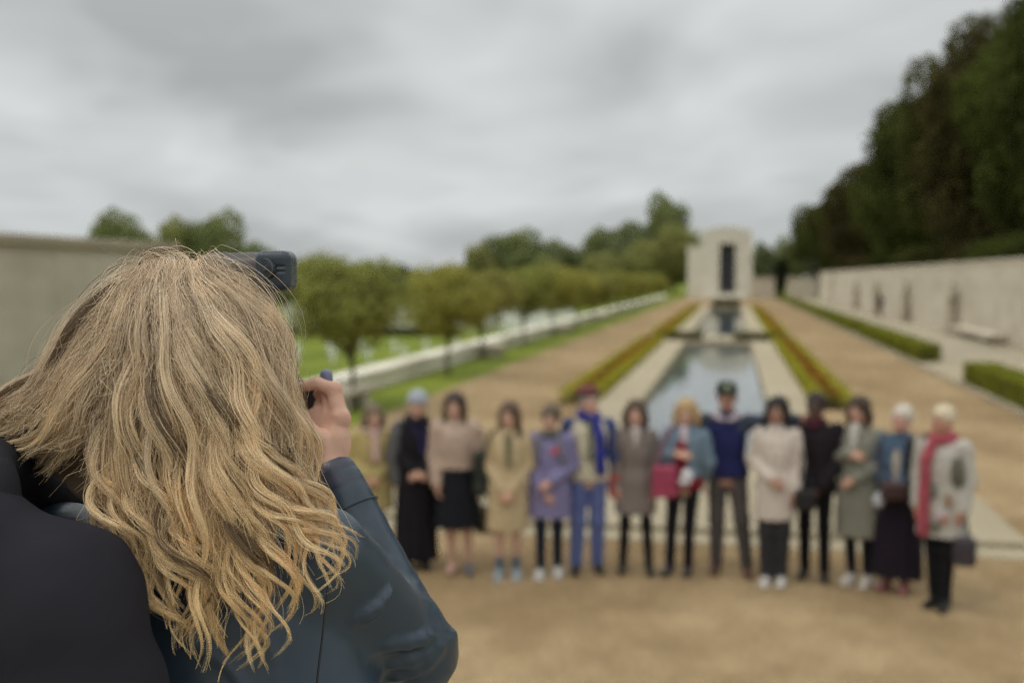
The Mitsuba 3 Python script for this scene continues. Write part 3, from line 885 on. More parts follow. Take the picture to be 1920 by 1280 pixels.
class Person:
    def __init__(self, label, xy, H, yaw=0.0, male=False, skin=(0.46, 0.29, 0.21), arms=('down', 'down'), feet=((-0.085, 0.0), (0.085, 0.0)), build=1.0, look=0.0, tilt=0.0, group='people posing in a row on the gravel', lean=0.0, sag=0.0):
        self.key = thing('person', label, 'person', group)
        s = H / 1.70
        a = math.radians(yaw)
        self.m = np.eye(4)
        self.m[:3, :3] = np.array([[math.cos(a), -math.sin(a), 0], [math.sin(a), math.cos(a), 0], [0, 0, 1]]) * s
        self.m[:3, 2] += [lean, sag, 0]              # weight on one leg
        self.m[:3, 3] = (*xy, 0.004)
        skin = tuple(min(0.62, 1.18 * q) for q in skin)
        self.build, self.male, self.skin, self.feet = build, male, skin, feet
        sw = (0.185 if male else 0.162) * (0.6 + 0.4 * build)
        self.sh, self.el, self.wr, self.hd = [], [], [], []
        for i, sg in enumerate((-1, 1)):
            e = ARM[arms[i]]
            self.sh.append(np.array([sg * sw, 0.012, 1.375]))
            self.el.append(np.array([sg * (sw + e[0]), e[1], e[2]]))
            self.wr.append(np.array([sg * (sw + e[3]), e[4], e[5]]))
            f = self.wr[i] - self.el[i]
            f = f / np.linalg.norm(f)
            if arms[i] in ('front', 'low', 'chest'):
                f = f + np.array([-sg * 0.5, -0.1, -0.25])
            self.hd.append(f / np.linalg.norm(f))
        self.hip = [np.array([sg * 0.083, 0.0, 0.90]) for sg in (-1, 1)]
        self.ank = [np.array([*feet[i], 0.085]) for i in (0, 1)]
        self.kne = [(self.hip[i] + self.ank[i]) / 2 + [0, -0.03, 0.0] for i in (0, 1)]
        b = build
        st = [(0.80, 0, 0.01, 0.14 * b, 0.10), (0.90, 0, 0.012, 0.158 * b, 0.112), (1.06, 0, 0, 0.122 * b, 0.092), (1.2, 0, 0, 0.132 * b, 0.10), (1.32, 0, 0.008, sw * 0.86, 0.10), (1.40, 0, 0.014, sw * 0.70, 0.070), (1.455, 0, 0.016, 0.055, 0.055)]
        S = Sdf(0.025).tube(st)
        for i in (0, 1):
            S.chain([self.hip[i], self.kne[i], self.ank[i]], [0.078, 0.050, 0.036])
            S.cone(self.kne[i] * [1, 1, 0.9] + [0, 0.02, -0.02], (self.kne[i] + self.ank[i]) / 2 + [0, 0.015, 0.02], 0.050, 0.045)
            S.cone(self.ank[i] + [0, 0.02, -0.04], self.ank[i] + [(-1, 1)[i] * 0.02, -0.13, -0.058], 0.032, 0.022)
            S.chain([self.sh[i], self.el[i], self.wr[i]], [0.044, 0.036, 0.025])
        bv = S.mesh(0.014)
        h = HEAD[male]
        hm = np.eye(4)
        ly, lt = math.radians(look), math.radians(tilt)
        rz = np.array([[math.cos(ly), -math.sin(ly), 0], [math.sin(ly), math.cos(ly), 0], [0, 0, 1]])
        ry = np.array([[math.cos(lt), 0, math.sin(lt)], [0, 1, 0], [-math.sin(lt), 0, math.cos(lt)]])
        hm[:3, :3] = ry @ rz * (1.05 if male else 1.03)
        hm[:3, 3] = HC
        self.hm = hm
        meshes, cols = [bv, tf(h, hm)], [colours(bv[0], skin, 0.08, 20), head_colours(h[0], skin)]
        for i, sg in enumerate((-1, 1)):
            m = frame(self.hd[i], (-sg, 0.0, 0.2) if abs(self.hd[i][2]) > 0.8 else (0, 0.6, -0.6))
            m[:3, 3] = self.wr[i]
            q = (HAND[0] * ([1, 1, 1] if i == 0 else [-1, 1, 1]), HAND[1] if i == 0 else HAND[1][:, ::-1])
            w = tf(q, m)
            meshes.append(w)
            cols.append(colours(w[0], np.asarray(skin) * (1.02, 0.93, 0.90), 0.10, 40))
        self.put('body', cat(*meshes), 'm_skin', np.vstack(cols))

    def put(self, name, vf, bsdf, color, var=0.14, label=None, freq=9.0):
        vf = tf(vf, self.m)
        return part(self.key, name, shape(vf, bsdf, color, var, freq, seed=len(scene) % 31), label)

    def at(self, p):
        return self.m[:3, :3] @ np.asarray(p, float) + self.m[:3, 3]

    def top(self, name, color, hem=0.84, flare=1.0, waist=1.0, sleeve=1.0, thick=0.022, bsdf='m_cloth', collar=True, sleeves=(1, 1), length=(1.0, 1.0), label=None, open_front=0.0, sleeve_color=None, var=0.14):
        b, t, sleeve = self.build, thick * 0.82, sleeve * 0.94
        sw = abs(self.sh[0][0])
        st = [(1.06, 0, 0, 0.125 * b * waist + t, 0.094 * waist + t), (1.2, 0, -0.003, 0.135 * b + t, 0.104 + t), (1.32, 0, 0.006, sw * 0.88 + t, 0.10 + t), (1.395, 0, 0.014, sw * 0.72 + t, 0.072 + t), (1.45, 0, 0.016, 0.062 + t * 0.7, 0.060 + t * 0.7)]
        if hem < 1.0:
            st.append((0.92, 0, 0.010, (0.160 * b + t) * (0.5 + 0.5 * flare), (0.114 + t) * (0.5 + 0.5 * flare)))
        if hem < 0.86:
            st.append((hem, 0, 0.010, (0.162 * b + t) * flare, (0.118 + t) * flare))
        else:
            st = [q for q in st if q[0] > hem] + [(hem, 0, 0.010, 0.150 * b + t, 0.108 + t)]
        if collar:
            st.append((1.475, 0, 0.014, 0.064 + t * 0.5, 0.062 + t * 0.5))
        S = Sdf(0.028).tube(st, p=2.3)
        for i in (0, 1):
            if not sleeves[i]:
                continue
            w = self.el[i] + (self.wr[i] - self.el[i]) * length[i]
            S.chain([self.sh[i] + [0, 0, -0.004], self.el[i], w], [(0.044 + t) * sleeve, (0.038 + t) * sleeve, (0.030 + t * 0.8) * sleeve])
        if open_front > 0:
            S.cone((0, -0.16, 1.44), (0, -0.19, hem - 0.05), open_front, open_front * 1.3, 0.012, True)
        S.wrinkle(0.007, (7, 7, 11), len(scene) % 17)
        return self.put(name, S.mesh(0.0125), bsdf, color, var, label)

    def skirt(self, name, color, hem, flare=1.25, waist=1.06, label=None, folds=10):
        b = self.build
        st = [(waist, 0, 0, 0.135 * b, 0.104), (0.92, 0, 0.01, 0.178 * b, 0.132), ((0.92 + hem) / 2, 0, 0.005, 0.178 * b * (1 + flare) / 2, 0.135 * (1 + flare) / 2), (hem, 0, 0.0, 0.178 * b * flare, 0.145 * flare)]
        S = Sdf(0.02).tube(st)
        S.rough.append(lambda P: 0.010 * np.sin(np.arctan2(P[:, 1], P[:, 0]) * folds + 2 * meshkit.noise(P * 4)) * np.clip((0.95 - P[:, 2]) * 2, 0, 1))
        return self.put(name, S.mesh(0.013), 'm_cloth', color, 0.12, label)

    def trousers(self, color, slim=1.0, name='trousers', to=0.0, label=None):
        b = self.build
        S = Sdf(0.03).tube([(0.86, 0, 0.01, 0.158 * b, 0.118), (0.94, 0, 0.010, 0.164 * b, 0.122), (1.05, 0, 0.002, 0.135 * b, 0.106)])
        for i in (0, 1):
            lo = self.ank[i] + [0, 0.0, 0.0 + to]
            S.chain([self.hip[i], self.kne[i], lo], [0.088 * (0.5 + 0.5 * slim), 0.062 * slim, 0.052 * slim])
        S.wrinkle(0.006, (8, 8, 12), len(scene) % 13)
        return self.put(name, S.mesh(0.013), 'm_cloth', color, 0.14, label)

    def shoes(self, color, boot=0.0, sole=None, name='shoe', color2=None):
        for i in (0, 1):
            a = self.ank[i]
            sg = (-1, 1)[i]
            S = Sdf(0.02).cone(a + [0, 0.03, -0.045], a + [sg * 0.022, -0.145, -0.052], 0.040, 0.034).cone(a + [0, 0.015, 0.0], a + [sg * 0.004, -0.03, -0.03], 0.043, 0.040)
            if boot:
                S.cone(a + [0, 0.01, 0], a + [0, 0.005, boot], 0.046, 0.050)
            S.rbox(a + [sg * 0.010, -0.055, -0.100], (0.09, 0.2, 0.03), 0.002, 0.002, True)
            k = self.put(name, S.mesh(0.010), 'm_shell', color if i == 0 or color2 is None else color2, 0.1)
            if sole is not None:
                q = Sdf(0.01).rbox(a + [sg * 0.010, -0.056, -0.074], (0.046, 0.135, 0.010), 0.009)
                scene[f'{k}__sole'] = shape(tf(q.mesh(0.009), self.m), 'm_shell', sole, 0.06)

    def socks(self, color, top=0.16):
        for i in (0, 1):
            a = self.ank[i]
            q = Sdf().cone(a, a + (self.kne[i] - a) * (top / 0.4), 0.043, 0.048).mesh(0.01)
            self.put('sock', q, 'm_cloth', color)

    def hair(self, color, style='bob', length=0.12, side=0.0, bsdf='m_hairmass', label=None, curl=0.0):
        """Hair as one mass with a parted cap and falling sides, in head space."""
        S = Sdf(0.012)
        t = 0.016 if style != 'short' else 0.009
        S.ell((0, 0.020, 0.040), (0.079 + t, 0.098 + t, 0.088 + t))
        if style in ('bob', 'long', 'curly'):
            L = length
            for sg in (-1, 1):
                x = 0.088 + 0.01 * (style == 'bob') + 0.012 * (style == 'curly')
                S.chain([(sg * 0.070, 0.01, 0.06), (sg * x, 0.008, -0.02), (sg * (x + 0.002), 0.008, -0.02 - L * 0.5), (sg * (x - 0.006 + side * sg), -0.012 if L > 0.2 else 0.0, -0.02 - L)], [0.030, 0.030, 0.030, 0.020 if L > 0.2 else 0.026], 0.02)
            S.chain([(0, 0.07, 0.03), (0, 0.085, -0.06), (0, 0.085, -0.03 - L)], [0.075, 0.062, 0.052], 0.03)
        if style == 'tied':
            S.cone((0, 0.09, 0.0), (0, 0.115, -0.05), 0.045, 0.030, 0.02)
        # the face stays open
        S.ell((0, -0.125, -0.030), (0.070, 0.085, 0.094), 0.018, True)
        S.ell((0, -0.10, -0.16), (0.062, 0.09, 0.10), 0.02, True)
        if style in ('short', 'tied'):
            S.rbox((0, -0.02, -0.115), (0.2, 0.10, 0.095), 0.01, 0.02, True)
        a, fr = (0.012, 45) if style == 'curly' else (0.0055, 30)
        S.wrinkle(a, (fr, fr, fr * (0.16 if style != 'curly' else 0.7)), len(scene) % 11)
        v, f = S.mesh(0.0075)
        return self.put('hair', tf((v, f), self.hm), bsdf, color, 0.35, label, freq=26.0)

    def hat(self, kind, color, label=None):
        S = Sdf(0.012)
        if kind == 'beret':
            S.ell((-0.012, 0.012, 0.098), (0.112, 0.115, 0.038)).ell((0, 0.012, 0.070), (0.088, 0.106, 0.030))
        elif kind == 'cap':
            S.ell((0, 0.014, 0.070), (0.092, 0.110, 0.075)).ell((0, -0.11, 0.062), (0.075, 0.075, 0.011), 0.006)
            S.rbox((0, 0, -0.055), (0.3, 0.3, 0.105), 0.004, 0.006, True)
        else:
            S.ell((0, 0.016, 0.060), (0.096, 0.112, 0.092)).ell((0, 0.010, 0.045), (0.100, 0.116, 0.028), 0.01)
            S.rbox((0, -0.04, -0.115), (0.3, 0.3, 0.142), 0.01, 0.006, True)
            S.wrinkle(0.004, (60, 60, 8), 2)
        k = 'hat' if kind != 'cap' else 'cap'
        return self.put(k, tf(S.mesh(0.008), self.hm), 'm_cloth', color, 0.2, label)

    def scarf(self, color, ends=(), label=None, r=0.034, h=0.0):
        S = Sdf(0.016)
        g = np.linspace(0, 2 * np.pi, 13)
        ring = np.stack([0.078 * np.sin(g), 0.014 - 0.082 * np.cos(g), 1.452 + h + 0.018 * np.cos(g + 2.6)], -1)
        S.chain(ring, [r] * 13)
        for x, z in ends:
            S.chain([(x * 0.5, -0.08, 1.43), (x, -0.150, 1.27), (x * 1.1, -0.158, (1.27 + z) / 2), (x * 1.15, -0.16, z)], [r, r * 1.1, r * 1.15, r * 1.2])
        S.wrinkle(0.008, (10, 10, 16), len(scene) % 9)
        return self.put('scarf', S.mesh(0.011), 'm_cloth', color, 0.2, label)


def bag(label, cat_, center, size, color, strap=None, yaw=0, name='handbag', bsdf='m_shell', soft=0.012, handles=True):
    """A soft bag with a flap and its strap; strap is a list of world points."""
    k = thing(name, label, cat_)
    w, d, h = size
    S = Sdf(0.02).rbox((0, 0, 0), (w / 2, d / 2, h / 2), min(d, h, w) * 0.42).wrinkle(soft, 9, len(scene) % 7)
    a = math.radians(yaw)
    m = np.eye(4)
    m[:3, :3] = [[math.cos(a), -math.sin(a), 0], [math.sin(a), math.cos(a), 0], [0, 0, 1]]
    m[:3, 3] = center
    part(k, 'body', shape(tf(S.mesh(0.012), m), bsdf, color, 0.16))
    q = Sdf(0.01).rbox((0, -d * 0.30, h * 0.14), (w * 0.46, d * 0.25, h * 0.33), d * 0.2).mesh(0.012)
    part(k, 'flap', shape(tf(q, m), bsdf, np.asarray(color) * 0.9, 0.12))
    if strap is not None:
        part(k, 'strap', shape(rodtube(spline(strap, 16), 0.011), bsdf, np.asarray(color) * 0.75, 0.1))
    elif handles:
        for s in (-0.03, 0.03):
            arc = np.array([(-w * 0.25, s, h * 0.42), (-w * 0.18, s, h * 0.75), (0, s, h * 0.88), (w * 0.18, s, h * 0.75), (w * 0.25, s, h * 0.42)])
            part(k, 'handle', shape(tf(rodtube(spline(arc, 12), 0.008), m), bsdf, np.asarray(color) * 0.75, 0.1))
    return k


def backpack(P, color, label, sides=(-1, 1)):
    k = thing('backpack', label, 'backpack')
    S = Sdf(0.03).rbox((0, 0.205, 1.20), (0.14, 0.075, 0.21), 0.06).rbox((0, 0.27, 1.12), (0.11, 0.04, 0.11), 0.035).wrinkle(0.008, 8)
    part(k, 'body', shape(tf(S.mesh(0.013), P.m), 'm_cloth', color, 0.15))
    for s in sides:
        pts = [(s * 0.085, 0.15, 1.385), (s * 0.092, 0.06, 1.452), (s * 0.095, -0.04, 1.435), (s * 0.105, -0.125, 1.34), (s * 0.125, -0.135, 1.22), (s * 0.165, -0.05, 1.12), (s * 0.15, 0.14, 1.06)]
        part(k, 'strap', shape(tf(rodtube(spline(pts, 24), 0.019), P.m), 'm_cloth', np.asarray(color) * 0.85, 0.1))
    return k


DARK, PALE, TAN = (0.17, 0.095, 0.065), (0.50, 0.31, 0.235), (0.44, 0.265, 0.185)
BLACK = (0.013, 0.012, 0.015)

# ---- the row, from the left
p = Person('person in a loose olive coat and pale pink scarf, partly behind the photographer\'s arm', (-3.44, 9.75), 1.57, 22, tilt=-5, look=8, lean=0.04, arms=('front', 'front'), build=1.12)
p.trousers((0.20, 0.16, 0.10))
p.top('coat', (0.40, 0.32, 0.14), hem=0.62, flare=1.2, sleeve=1.25, thick=0.032)
p.scarf((0.48, 0.33, 0.29), [(0.03, 1.16)], r=0.036)
p.hair((0.17, 0.125, 0.085), 'bob', 0.09)
p.shoes((0.05, 0.04, 0.035))

p = Person('person in a long black dress, grey shawl and light grey-blue knitted hat', (-2.97, 9.79), 1.69, 20, tilt=3, look=-8, lean=0.015, arms=('front', 'front'), build=1.05)
p.skirt('dress', BLACK, 0.09, 1.15, 1.12)
p.top('bodice', BLACK, hem=0.88, sleeve=1.15, thick=0.028)
p.scarf((0.015, 0.013, 0.017), r=0.045, h=-0.005)
p.hat('knit', (0.34, 0.37, 0.43))
sh = Sdf(0.03).chain([p.sh[0] + [0.05, 0.03, 0.03], p.sh[0] + [-0.01, 0.01, -0.02], p.el[0] + [0.0, -0.01, -0.02], (-0.20, -0.03, 0.86)], [0.06, 0.078, 0.078, 0.05]).wrinkle(0.01, (9, 9, 14), 3)
p.put('shawl', sh.mesh(0.012), 'm_cloth', (0.11, 0.11, 0.115), 0.2, 'grey shawl over one shoulder')
p.put('lanyard', cat(rodtube(spline([(-0.05, -0.105, 1.43), (0.02, -0.155, 1.28), (0.045, -0.155, 1.14)], 10), 0.008), rodtube(spline([(0.06, -0.10, 1.43), (0.075, -0.155, 1.28), (0.05, -0.155, 1.14)], 10), 0.008)), 'm_cloth', (0.055, 0.045, 0.16), 0.1, 'thin violet lanyard')
p.shoes(BLACK)

p = Person('person with very long dark hair, pale beige sweater and black midi skirt', (-2.52, 9.74), 1.70, 10, tilt=4, lean=-0.025, arms=('down', 'away'), feet=((-0.06, 0.0), (0.09, -0.02)), look=-5)
p.skirt('skirt', (0.012, 0.013, 0.017), 0.44, 1.30, 1.08)
p.top('sweater', (0.46, 0.345, 0.275), hem=1.0, sleeve=1.45, thick=0.028, collar=True)
p.hair((0.055, 0.035, 0.026), 'long', 0.36, 0.022)
p.shoes((0.50, 0.30, 0.25), color2=(0.12, 0.12, 0.14))
bag('dark olive shoulder bag hanging low beside the black midi skirt', 'bag', p.at((0.26, 0.02, 0.50)), (0.22, 0.11, 0.27), (0.085, 0.07, 0.035), [p.at((0.20, -0.02, 0.62)), p.at((0.245, 0.0, 0.80)), p.at((0.25, 0.0, 0.86)), p.at((0.27, 0.05, 0.80)), p.at((0.30, 0.05, 0.62))])

p = Person('person with long brown hair in a knee-length beige coat and grey-blue trainers', (-2.04, 9.66), 1.63, 8, tilt=-3, look=-14, lean=0.015, arms=('low', 'low'), feet=((-0.07, -0.02), (0.09, 0.02)))
p.top('coat', (0.50, 0.39, 0.235), hem=0.47, flare=1.12, sleeve=1.02, thick=0.022)
p.put('blouse', Sdf(0.01).cone((0.0, -0.115, 1.40), (0.01, -0.145, 1.12), 0.035, 0.02, sc=(1, 0.6, 1)).mesh(0.009), 'm_cloth', (0.13, 0.14, 0.085), 0.1, 'dark green blouse at the open neck')
p.hair((0.10, 0.060, 0.038), 'long', 0.30, 0.006)
p.socks((0.10, 0.13, 0.17), 0.10)
p.shoes((0.26, 0.31, 0.35), sole=(0.55, 0.55, 0.53))
bag('black shoulder bag at the left hip of the beige coat', 'bag', p.at((-0.27, 0.02, 1.02)), (0.15, 0.10, 0.42), (0.02, 0.026, 0.02), [p.at((-0.24, -0.03, 1.18)), p.at((-0.19, -0.06, 1.38)), p.at((-0.15, 0.0, 1.455)), p.at((-0.17, 0.08, 1.38)), p.at((-0.24, 0.08, 1.18))])

p = Person('person in a lavender hooded jacket with a red brooch and white shoes', (-1.68, 9.80), 1.59, 5, tilt=3, lean=0.02, arms=('low', 'front'), build=1.1, look=-6, feet=((-0.06, -0.05), (0.10, 0.06)))
p.trousers((0.018, 0.022, 0.036), 0.95)
j = p.top('jacket', (0.215, 0.195, 0.345), hem=0.60, flare=1.12, sleeve=1.25, thick=0.034)
part(j, 'brooch', shape(tf(Sdf(0.008).ell((0.065, -0.155, 1.30), (0.030, 0.012, 0.030)).ell((0.045, -0.155, 1.275), (0.022, 0.012, 0.022)).mesh(0.006), p.m), 'm_cloth', (0.62, 0.09, 0.10), 0.2), 'red flower brooch')
p.put('scarf', Sdf(0.015).chain([(-0.06, -0.06, 1.46), (0, -0.095, 1.43), (0.06, -0.06, 1.46)], [0.025, 0.03, 0.025]).mesh(0.01), 'm_cloth', (0.10, 0.11, 0.085), 0.2)
p.hair((0.105, 0.078, 0.058), 'tied')
p.shoes((0.60, 0.59, 0.57), sole=(0.62, 0.61, 0.59))
backpack(p, (0.22, 0.215, 0.225), 'grey backpack worn over the lavender jacket')

p = Person('person in a maroon beret, cream waistcoat, bright blue scarf and blue trousers', (-1.33, 9.99), 1.75, 12, tilt=-4, look=10, lean=0.012, male=True, skin=(0.50, 0.31, 0.24), arms=('down', 'away'), feet=((-0.10, -0.02), (0.10, 0.03)))
p.trousers((0.115, 0.145, 0.32), 1.18)
p.top('shirt', (0.06, 0.08, 0.20), hem=0.95, sleeve=1.2)
p.top('waistcoat', (0.55, 0.50, 0.37), hem=0.86, thick=0.036, sleeves=(0, 0), collar=False, open_front=0.028)
p.put('tie', Sdf(0.01).cone((0, -0.125, 1.42), (0.0, -0.145, 1.08), 0.018, 0.026, sc=(1, 0.5, 1)).mesh(0.008), 'm_cloth', (0.13, 0.15, 0.10), 0.2, 'dark green line down the front')
p.scarf((0.030, 0.036, 0.215), [(0.09, 0.98)], r=0.042, label='bright blue scarf with one long end')
p.hair((0.30, 0.27, 0.24), 'short')
p.hat('beret', (0.135, 0.045, 0.050))
p.shoes(BLACK)
bag('bright red bag between the blue trousers and the taupe coat dress', 'bag', p.at((0.29, -0.02, 0.80)), (0.21, 0.10, 0.24), (0.42, 0.045, 0.045), [p.at((0.24, -0.02, 0.90)), p.at((0.255, -0.03, 0.99)), p.at((0.275, -0.02, 1.01)), p.at((0.30, -0.02, 0.99)), p.at((0.34, -0.02, 0.90))])

p = Person('person with a brown bob in a taupe wrap coat dress and black leggings', (-0.87, 10.07), 1.63, 6, tilt=2, look=-4, lean=-0.006, arms=('down', 'down'), feet=((-0.125, 0.01), (0.13, -0.03)), skin=PALE)
p.trousers((0.013, 0.012, 0.014), 0.86, 'leggings')
p.top('coat_dress', (0.205, 0.172, 0.155), hem=0.60, flare=1.16, waist=0.98, sleeve=1.12)
p.put('blouse', Sdf(0.012).cone((0, -0.105, 1.42), (0, -0.13, 1.26), 0.05, 0.012, sc=(1, 0.6, 1)).mesh(0.009), 'm_cloth', (0.52, 0.46, 0.44), 0.1, 'pale blouse in the neckline')
p.hair((0.085, 0.055, 0.036), 'bob', 0.12)
p.shoes(BLACK)

p = Person('person with curly blonde hair, blue denim jacket, dark red top and red socks', (-0.45, 10.06), 1.65, -14, tilt=-4, lean=0.03, arms=('chest', 'back'), feet=((-0.10, -0.02), (0.06, 0.06)), look=6)
p.trousers((0.013, 0.012, 0.015), 0.92)
p.top('top', (0.23, 0.018, 0.035), hem=0.86, sleeve=0.9, sleeves=(0, 0), thick=0.016)
p.put('collar', Sdf(0.012).cone((0.01, -0.10, 1.43), (0.03, -0.128, 1.33), 0.045, 0.03, sc=(1, 0.6, 1)).mesh(0.009), 'm_cloth', (0.55, 0.47, 0.52), 0.3, 'pale patterned collar')
p.top('jacket', (0.16, 0.225, 0.29), hem=0.98, sleeve=1.2, thick=0.03, open_front=0.075)
p.hair((0.44, 0.30, 0.145), 'curly', 0.08)
p.socks((0.40, 0.035, 0.045), 0.14)
p.shoes((0.035, 0.035, 0.045), boot=0.05)
bag('raspberry pink shoulder bag in front of the black trousers', 'bag', p.at((-0.13, -0.19, 0.94)), (0.24, 0.08, 0.30), (0.36, 0.055, 0.11), [p.at((-0.22, -0.19, 1.07)), p.at((-0.18, -0.16, 1.28)), p.at((-0.12, -0.03, 1.46)), p.at((-0.11, 0.09, 1.40)), p.at((-0.04, -0.19, 1.07))])
k = thing('paper_roll', 'crumpled white paper bundle beside the raspberry pink bag', 'paper')
part(k, 'sheet', shape(Sdf(0.012).ell(p.at((0.085, -0.20, 1.00)), (0.055, 0.04, 0.075)).ell(p.at((0.06, -0.20, 0.96)), (0.05, 0.04, 0.04)).wrinkle(0.016, 22).mesh(0.008), 'm_cloth', (0.66, 0.66, 0.70), 0.1))

p = Person('tall person in dark green cap and navy jumper, one arm round a neighbour', (-0.01, 10.21), 1.80, -4, look=7, lean=-0.015, male=True, skin=(0.36, 0.20, 0.145), arms=('down', 'wide'), feet=((-0.10, 0.02), (0.17, 0.0)), build=1.08)
p.trousers((0.088, 0.076, 0.074), 1.12)
p.top('jacket', (0.050, 0.060, 0.088), hem=0.90, sleeve=1.22, thick=0.026, open_front=0.11)
p.top('jumper', (0.020, 0.023, 0.090), hem=0.88, thick=0.030, sleeves=(0, 0), collar=False)
p.put('collar', Sdf(0.012).chain([(-0.105, -0.06, 1.435), (-0.03, -0.115, 1.40)], [0.032, 0.02]).chain([(0.105, -0.06, 1.435), (0.03, -0.115, 1.40)], [0.032, 0.02]).mesh(0.009), 'm_cloth', (0.54, 0.46, 0.50), 0.1, 'open pale pink shirt collar')
p.hair((0.06, 0.05, 0.04), 'short')
c_ = p.hat('cap', (0.022, 0.034, 0.024))
part(c_, 'badge', shape(tf(tf(Sdf(0.008).rbox((0, -0.098, 0.098), (0.020, 0.012, 0.024), 0.008).mesh(0.006), p.hm), p.m), 'm_cloth', (0.45, 0.50, 0.36), 0.1), 'pale badge')
p.shoes((0.10, 0.042, 0.036))

p = Person('person with long black hair, cream padded coat and charcoal trousers', (0.40, 9.98), 1.70, -8, tilt=4, lean=0.012, skin=(0.30, 0.175, 0.125), arms=('front', 'down'), feet=((-0.05, -0.04), (0.07, 0.0)), look=-3, build=0.90)
p.trousers((0.036, 0.034, 0.038), 1.22)
p.top('coat', (0.60, 0.525, 0.46), hem=0.60, flare=1.12, sleeve=1.10, thick=0.026)
p.hair((0.020, 0.016, 0.015), 'long', 0.36, 0.01)
p.shoes((0.62, 0.59, 0.55), sole=(0.64, 0.62, 0.58))
bag('small black handbag between the cream coat and the black jacket', 'bag', p.at((0.27, -0.06, 0.80)), (0.20, 0.10, 0.20), (0.018, 0.018, 0.020), [p.at((0.19, -0.06, 0.88)), p.at((0.23, -0.02, 1.2)), p.at((0.14, 0.0, 1.455)), p.at((0.2, 0.08, 1.3)), p.at((0.33, 0.0, 0.88))])

p = Person('person with shaved head and sunglasses in a black jacket, hands clasped in front', (0.78, 10.22), 1.72, -12, look=-6, male=True, skin=(0.115, 0.062, 0.045), arms=('low', 'low'), feet=((-0.08, 0.0), (0.10, -0.02)))
p.trousers((0.011, 0.011, 0.013), 0.95)
p.top('jacket', (0.020, 0.016, 0.020), hem=0.80, sleeve=1.25, thick=0.034, flare=1.04)
p.put('collar', Sdf(0.012).chain([(-0.085, -0.03, 1.47), (-0.02, -0.105, 1.42), (0.085, -0.03, 1.47)], [0.026, 0.02, 0.026]).mesh(0.009), 'm_cloth', (0.085, 0.022, 0.040), 0.1, 'wine red collar')
g_ = Sdf(0.004).ell((-0.032, -0.090, 0.004), (0.027, 0.010, 0.019)).ell((0.032, -0.090, 0.004), (0.027, 0.010, 0.019)).cone((-0.05, -0.088, 0.010), (0.05, -0.088, 0.010), 0.004, 0.004).cone((-0.062, -0.078, 0.008), (-0.083, 0.01, 0.004), 0.004, 0.004).cone((0.062, -0.078, 0.008), (0.083, 0.01, 0.004), 0.004, 0.004).mesh(0.004)
p.put('sunglasses', tf(g_, p.hm), 'm_gloss', (0.012, 0.012, 0.013), 0.0)
p.hair((0.03, 0.022, 0.020), 'short')
p.shoes(BLACK)

p = Person('person with a dark brown bob in a long grey-green coat and white shoes', (1.17, 10.14), 1.70, -26, tilt=-3, lean=-0.012, arms=('chest', 'front'), feet=((-0.05, -0.02), (0.09, 0.0)), look=-8, skin=TAN)
p.trousers((0.012, 0.012, 0.014), 0.88, 'leggings')
p.top('coat', (0.235, 0.232, 0.190), hem=0.44, flare=1.14, sleeve=1.18, thick=0.032)
p.put('blouse', Sdf(0.012).cone((0, -0.105, 1.44), (0, -0.145, 1.26), 0.05, 0.018, sc=(1, 0.6, 1)).mesh(0.009), 'm_cloth', (0.56, 0.54, 0.50), 0.1, 'white blouse at the neck')
p.hair((0.052, 0.033, 0.024), 'bob', 0.10)
p.shoes((0.60, 0.56, 0.51), sole=(0.62, 0.59, 0.55))

p = Person('person with short white hair, blue denim jacket and long black skirt', (1.47, 9.93), 1.65, -28, sag=0.02, lean=0.02, arms=('front', 'front'), skin=(0.50, 0.28, 0.22), build=1.08, look=-4)
p.skirt('skirt', (0.018, 0.013, 0.020), 0.14, 1.22, 1.06)
p.top('shirt', (0.44, 0.39, 0.33), hem=0.95, sleeves=(0, 0), thick=0.018)
p.top('jacket', (0.070, 0.110, 0.170), hem=0.96, sleeve=1.25, thick=0.034, open_front=0.06)
p.hair((0.60, 0.55, 0.48), 'short')
p.shoes((0.30, 0.12, 0.12))
bag('dark brown handbag tucked under the denim sleeve', 'bag', p.at((0.03, -0.215, 0.96)), (0.24, 0.09, 0.16), (0.070, 0.038, 0.036), [p.at((-0.07, -0.20, 1.02)), p.at((-0.16, -0.14, 1.2)), p.at((-0.13, 0.0, 1.45)), p.at((-0.05, 0.1, 1.36)), p.at((0.12, -0.20, 1.02))])
k = thing('crumpled_paper', 'small pale crumpled paper held below the denim jacket', 'paper')
part(k, 'sheet', shape(Sdf(0.012).ell(p.at((-0.11, -0.22, 0.86)), (0.05, 0.04, 0.065)).ell(p.at((-0.09, -0.22, 0.90)), (0.035, 0.03, 0.05)).wrinkle(0.012, 22).mesh(0.008), 'm_cloth', (0.50, 0.52, 0.56), 0.1))

